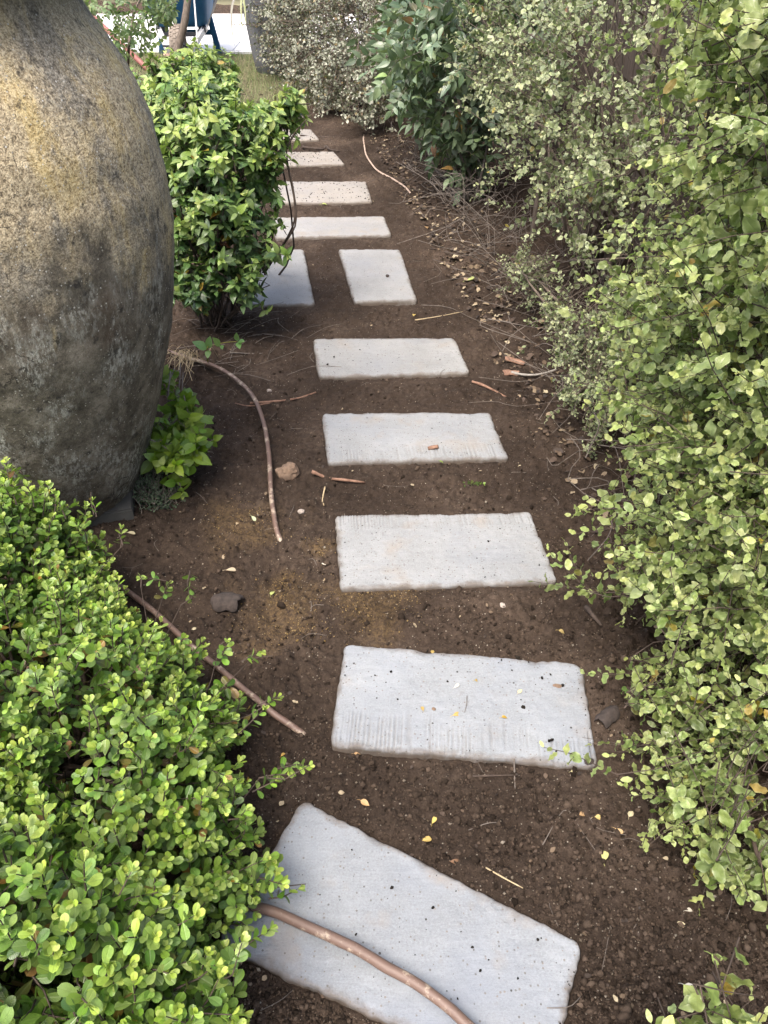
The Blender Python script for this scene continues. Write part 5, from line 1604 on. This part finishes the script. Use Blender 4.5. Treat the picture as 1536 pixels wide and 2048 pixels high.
M_GREYB = bark_material('grey_branch', (.16, .145, .125), (.34, .31, .27), 90)
M_RBARK = bark_material('reddish_bark', (.11, .055, .035), (.28, .165, .11), 60)
stick([(624, 945), (655, 958), (690, 962), (730, 967)], .0060, 'knobbly brown stick lying by the back of the sawdust side slab', M_RBARK)
stick([(500, 808), (555, 804), (600, 797), (632, 786)], .0050, 'long crooked stick lying across the curved pipe', M_RBARK, forks=[[(540, 806), (500, 812), (470, 806)]])
stick([(944, 765), (965, 772), (988, 783), (1012, 796)], .0060, 'greyish brown stick between the two pale slabs and the hedge', M_RBARK)
stick([(1022, 746, .01), (1045, 751, .012), (1075, 751, .015), (1112, 741, .03)], .0058, 'smooth bare grey branch poking out from under the low pale shrub', M_GREYB)
stick([(945, 1553), (985, 1552), (1028, 1551)], .0024, 'thin dark twig in front of the grooved slab', M_DBARK, 'twig', 'twig')
stick([(1028, 1518), (1029, 1548), (1030, 1578)], .0020, 'thin tan twig crossing the dark twig in front of the grooved slab', M_DRY, 'twig', 'twig')
stick([(972, 1736), (1005, 1755), (1046, 1777)], .0018, 'straw coloured twig on the soil beside the nearest slab', M_STRAW, 'twig', 'twig')
stick([(1172, 1217), (1185, 1233), (1203, 1254)], .0075, 'short dark brown piece of root in the soil near the grooved slab', M_DBARK, 'root_piece', 'root')
stick([(600, 272), (640, 275), (682, 275)], .0065, 'thin dark root lying across the small pale slab', M_DBARK, 'root', 'root')
stick([(605, 296), (645, 300), (652, 294), (660, 301), (680, 304)], .009, 'bare crooked root behind the speckled cream slab', M_DBARK, 'root', 'root')
stick([(830, 641), (880, 633), (925, 624)], .0026, 'thin pale twig on the soil between the lengthwise slab and the hedge', M_STRAW, 'twig', 'twig')
stick([(460, 706), (510, 708), (552, 706)], .0030, 'thin straight twig under the seedling leaves', M_DRY, 'twig', 'twig')
stick([(650, 975), (645, 1000), (648, 1012)], .0025, 'small pale splinter standing in the soil below the knobbly stick', M_STRAW, 'splinter', 'twig')
stick([(934, 1392), (933, 1410), (929, 1425)], .0010, 'thread thin twig on the middle of the grooved slab', M_DRY, 'twig', 'twig')
stick([(1085, 1690), (1130, 1620), (1165, 1665), (1190, 1700)], .0010, 'wiry rootlet looping over the soil by the low hedge leaves', M_DRY, 'twig', 'twig')
stick([(1322, 1935), (1340, 1960), (1365, 1965)], .0010, 'curly wiry rootlet near the variegated fallen leaf', M_DRY, 'twig', 'twig')


def bark_piece(px, py, l, w, ang, mat, label, name='bark_piece', cat='bark', seed=0):
    """a curled flake: a thick warped plate with ragged ends"""
    r = np.random.default_rng(seed)
    nx, ny = 12, 6
    A, B = np.meshgrid(np.linspace(-1, 1, nx), np.linspace(-1, 1, ny), indexing='ij')
    X = A * l / 2 * (1 + .18 * fbm(B * 3, A * 0 + seed, 2, 3)); Y = B * w / 2 * (1 - .35 * np.abs(A) ** 3 + .25 * fbm(A * 3, B * 0 + seed, 2, 4))
    Zt = w * .35 * (1 - B * B) + .15 * w * fbm(A * 3, B * 3, 2, seed) - .1 * w * A ** 2
    V = np.concatenate([np.stack([X, Y, Zt + .003], -1).reshape(-1, 3), np.stack([X, Y, Zt - .002], -1).reshape(-1, 3)])
    q = (np.arange(nx - 1)[:, None] * ny + np.arange(ny - 1)[None]).ravel(); N0 = nx * ny
    F = [np.stack([q, q + ny, q + ny + 1, q + 1], 1), np.stack([q + N0, q + N0 + 1, q + N0 + ny + 1, q + N0 + ny], 1)]
    ring = np.concatenate([np.arange(ny), np.arange(1, nx) * ny + ny - 1, np.arange(ny - 2, -1, -1) + (nx - 1) * ny, np.arange(nx - 2, 0, -1) * ny])
    i = np.arange(len(ring)); F.append(np.stack([ring[i], ring[(i + 1) % len(ring)], ring[(i + 1) % len(ring)] + N0, ring[i] + N0], 1))
    p = at(px, py, 0)
    z = (TOP if slab_dist(p[0], p[1]) < 0 else float(ground_h(p[0], p[1])))
    o = link(name, mesh_np(name, V, F, mat), loc=(p[0], p[1], z + .002), rot=(r.normal(0, .1), r.normal(0, .1), ang))
    return tag(o, label, cat)


bark_piece(1030, 721, .085, .026, R(-25), M_RBARK, 'reddish bark flake lying apart from the grey branch', seed=1)
bark_piece(1022, 748, .065, .034, R(-12), M_RBARK, 'rusty bark flake at the end of the bare grey branch', seed=2)
bark_piece(455, 1206, .085, .060, R(-20), M_DKB, 'dark wrinkled bark chunk on the soil beside the bright boxwood', seed=3)
bark_piece(1215, 1440, .06, .04, R(40), M_DKB, 'dark crumpled dead leaf heap beside the grooved slab', 'dead_leaf', 'leaf', seed=4)
bark_piece(866, 902, .034, .016, R(10), M_RBARK, 'curled brown leaf lying on the pale slab', 'curled_leaf', 'leaf', seed=5)

LEAFC = {}


def leaf_col(c):
    if c not in LEAFC:
        n = NT('fallen_leaf')
        uv = n.n('UVMap').outputs[0]
        sx = n.n('SeparateXYZ'); n.set(sx.inputs[0], uv)
        rib = n.math('SUBTRACT', 1.0, n.math('MULTIPLY', n.math('ABSOLUTE', n.math('SUBTRACT', sx.outputs[0], .5)), 12.0), clamp=True)
        b = n.noise(180.0, 4, .7, world_pos(n))
        cc = n.mix(n.math('MULTIPLY', n.math('SUBTRACT', b, .5, clamp=True), 3, clamp=True), c, tuple(v * .5 for v in c))
        cc = n.mix(n.math('MULTIPLY', rib, .5), cc, tuple(min(.7, v * 1.5) for v in c))
        LEAFC[c] = n.done(cc, .6, trans=.15)
    return LEAFC[c]


YEL, TAN, CRM, BRN, GRN, WHT, GYL = (.40, .29, .09), (.34, .22, .11), (.48, .42, .26), (.16, .09, .05), (.12, .20, .05), (.50, .46, .38), (.33, .37, .12)
FALLEN = [
    (865, 1305, .016, 80, YEL, 'yellow fallen leaf at the back edge of the grooved slab'),
    (955, 1361, .014, 10, YEL, 'small golden leaf near the middle of the grooved slab, behind the others'),
    (1040, 1383, .016, 40, CRM, 'pale cream leaf toward the hedge end of the grooved slab'),
    (913, 1373, .015, 30, WHT, 'whitish curled leaf on the grooved slab left of the golden one'),
    (845, 1418, .014, 100, YEL, 'upright yellow leaf with a dark stalk on the grooved slab'),
    (913, 1429, .020, 20, YEL, 'yellow leaf with a long stalk beside the thread thin twig'),
    (1010, 1434, .017, 10, (.46, .30, .05), 'round golden leaf on the front half of the grooved slab'),
    (716, 1502, .018, 0, TAN, 'tan oval leaf on the soil just in front of the grooved slab'),
    (730, 1607, .022, -30, (.40, .25, .11), 'tan oval leaf with a stalk behind the nearest slab'),
    (868, 1635, .018, 60, (.48, .36, .10), 'yellow pointed leaf on the soil halfway between the two nearest slabs'),
    (853, 1676, .022, 10, YEL, 'curled yellow leaf on the soil close behind the nearest slab'),
    (912, 1718, .024, 0, BRN, 'curled brown leaf by the back edge of the nearest slab'),
    (1165, 1630, .018, 10, TAN, 'rolled tan leaf on the soil near the low hedge leaves'),
    (1197, 1642, .020, -10, (.46, .36, .14), 'pale yellow leaf on the wiry rootlet'),
    (1260, 1632, .020, 50, CRM, 'cream leaf on the dark soil under the low hedge'),
    (1235, 1670, .018, -40, (.38, .26, .12), 'brownish yellow leaf beside the dark litter under the low hedge'),
    (1207, 1717, .026, 70, (.46, .44, .18), 'yellow cream leaf standing out on bare soil below the low hedge'),
    (1376, 1822, .016, 10, WHT, 'pale dry leaf half on the soil under the hanging hedge leaves'),
    (1360, 1850, .020, 140, CRM, 'pair of cream papery leaves on the open soil'),
    (1432, 1936, .034, -50, (.20, .26, .07), 'large green and yellow fallen leaf near the bottom corner'),
    (1380, 1983, .026, -35, (.40, .38, .33), 'whitish grey leaf fragment below the large fallen leaf'),
    (648, 1129, .016, -20, WHT, 'round white petal beside the sawdust side slab'),
    (463, 1143, .028, 15, (.46, .38, .26), 'pale curled strip on the soil beside the bark chunk'),
    (508, 1043, .022, -50, (.40, .44, .26), 'pale green leaf on the sawdust next to the curved pipe'),
    (478, 1052, .022, 60, (.42, .32, .20), 'pale wood shaving on the sawdust left of the curved pipe'),
    (1124, 1271, .022, -15, (.44, .34, .14), 'curved yellowish leaf behind the far corner of the grooved slab'),
    (883, 924, .016, 0, (.18, .28, .04), 'small bright green leaf at the front edge of the curled leaf slab'),
    (1145, 1548, .016, 20, (.45, .40, .22), 'cream leaf by the front corner of the grooved slab'),
    (565, 1505, .014, 60, (.42, .27, .07), 'orange yellow leaf on the soil near the boxwood shoot'),
    (265, 1074, .024, 5, CRM, 'pale splinter leaf on the soil between jar and boxwood'),
    (545, 1188, .020, 70, GYL, 'green narrow leaf on the soil beside the sawdust'),
    (390, 1255, .018, 30, CRM, 'cream leaf scrap close to the boxwood tips'),
    (853, 461, .040, 90, TAN, 'tan leaf upright on the soil beside the clean pale slab'),
    (940, 565, .045, 10, GYL, 'yellow green leaf on the litter beside the lengthwise slab'),
    (828, 632, .028, 80, (.45, .33, .10), 'orange leaf on the soil in front of the lengthwise slab'),
    (1247, 1388, .034, 40, GRN, 'green leaf lying on the soil beside the grooved slab'),
    (650, 410, .040, 10, GYL, 'bright yellow green leaf between the speckled and the clean slab'),
]
r = np.random.default_rng(81)
for k, (px, py, sz, ang, c, lab) in enumerate(FALLEN):
    p = at(px, py, 0)
    on = slab_dist(p[0], p[1]) < 0
    p = at(px, py, TOP + .001) if on else p
    z = TOP + .003 if on else float(ground_h(p[0], p[1])) + .005
    tv, tf, tu = (T_BLADE + T_BOX)[k % 6]
    tv = tv - np.array([0, .5, 0])
    tv = tv * np.array([1, 1, 1.6])
    mb = MB()
    Fq = [tuple(f) for f in tf]
    # leaf blade plus a short stalk, real thickness from a second skin
    sk = spline([(0, -.5, 0), (.05, -.7, .03), (.12, -.85, .0)], 5)
    sv, sf = tube_arr(sk, .022, 4)
    low_ = tv - np.array([0, 0, .03])
    V = np.concatenate([tv, low_, sv]) * sz
    nv = len(tv)
    me = mesh_np('fallen_leaf', V, [np.concatenate([tf, tf[:, ::-1] + nv]), sf + 2 * nv], leaf_col(c), np.concatenate([tu, tu, np.full((len(sv), 2), .2)]))
    o = link('fallen_leaf', me, loc=(p[0], p[1], z), rot=(r.normal(0, .15), r.normal(0, .15), R(ang - 90)))
    tag(o, lab, 'fallen leaf', 'fallen leaves on the slabs and soil')

# green sprig dropped on the soil
r = np.random.default_rng(83)
p = at(945, 968, 0); p[2] = float(ground_h(p[0], p[1])) + .008
L, st = make_shoots((p + np.array([.03, -.004, .004]))[None], np.array([[1, -.15, .12]]), [sprig_box(np.random.default_rng(3))], r, (.75, .8))
L['age'] = L['age'] * .6
plant('dropped_sprig', 'small dark green leafy sprig dropped behind the sawdust side slab', 'sprig', p, L, T_BOX, M_BOX, r, [], st, M_DBARK)

# black crumbs on the slabs
CR = [(783, 1776, 5), (866, 1816, 6), (945, 1895, 4), (960, 1942, 5), (915, 1998, 4), (873, 1751, 2), (977, 1920, 3), (800, 1750, 2), (852, 1860, 2), (720, 1716, 2), (704, 1700, 3), (712, 1869, 4), (1075, 1880, 4), (1082, 1877, 4), (830, 1910, 2), (640, 1790, 2), (680, 1800, 2), (605, 1750, 2), (855, 1304, 6), (1035, 1317, 7), (1003, 1321, 4), (1101, 1350, 4), (1084, 1357, 5), (1125, 1372, 5), (1047, 1416, 6), (1042, 1400, 3), (1098, 1483, 6), (1104, 1481, 5), (914, 1345, 3), (782, 1344, 4), (1024, 1341, 3), (750, 1351, 3), (772, 1365, 2), (795, 1399, 3), (690, 1351, 3), (895, 1364, 3), (830, 1290, 2), (976, 1416, 2), (1049, 1472, 2), (997, 1326, 2), (1112, 1503, 3), (1057, 1325, 3), (1078, 1131, 3), (977, 1083, 3), (690, 1085, 2), (744, 1068, 2), (900, 1060, 2), (1000, 1058, 2), (970, 1155, 3), (700, 880, 2), (940, 830, 2), (900, 905, 2), (690, 690, 2), (720, 700, 2), (880, 720, 2), (650, 700, 3), (668, 715, 3), (655, 730, 3)]
pos, sz = [], []
for px, py, s_ in CR:
    p = at(px, py, TOP)
    sc = float(proj(p[None])[2][0]) / FPX
    pos.append(p + np.array([0, 0, s_ * sc * .4])); sz.append(s_ * sc * .68)
m = 240
r = np.random.default_rng(90)
for k in range(12):                       # fine grit near the slab edges
    q_ = SLAB_Q[k]
    for _ in range(34 if k < 8 else 130):
        a_, b_ = r.random(2)
        if k < 8 and r.random() < .6: a_ = r.choice([abs(r.normal(0, .03)), 1 - abs(r.normal(0, .03))])
        xy = q_[3] * (1 - a_) * (1 - b_) + q_[2] * a_ * (1 - b_) + q_[1] * a_ * b_ + q_[0] * (1 - a_) * b_
        s_ = r.uniform(.0008, .002) * (1 if k < 8 else 2.2)
        pos.append(np.array([xy[0], xy[1], TOP + s_ * .4])); sz.append(s_)
tag(link('slab_crumbs', grains('slab_crumbs', np.array(pos), np.array(sz), M_BLACK, r)), 'black soil crumbs and grit lying on the slabs', kind='stuff')
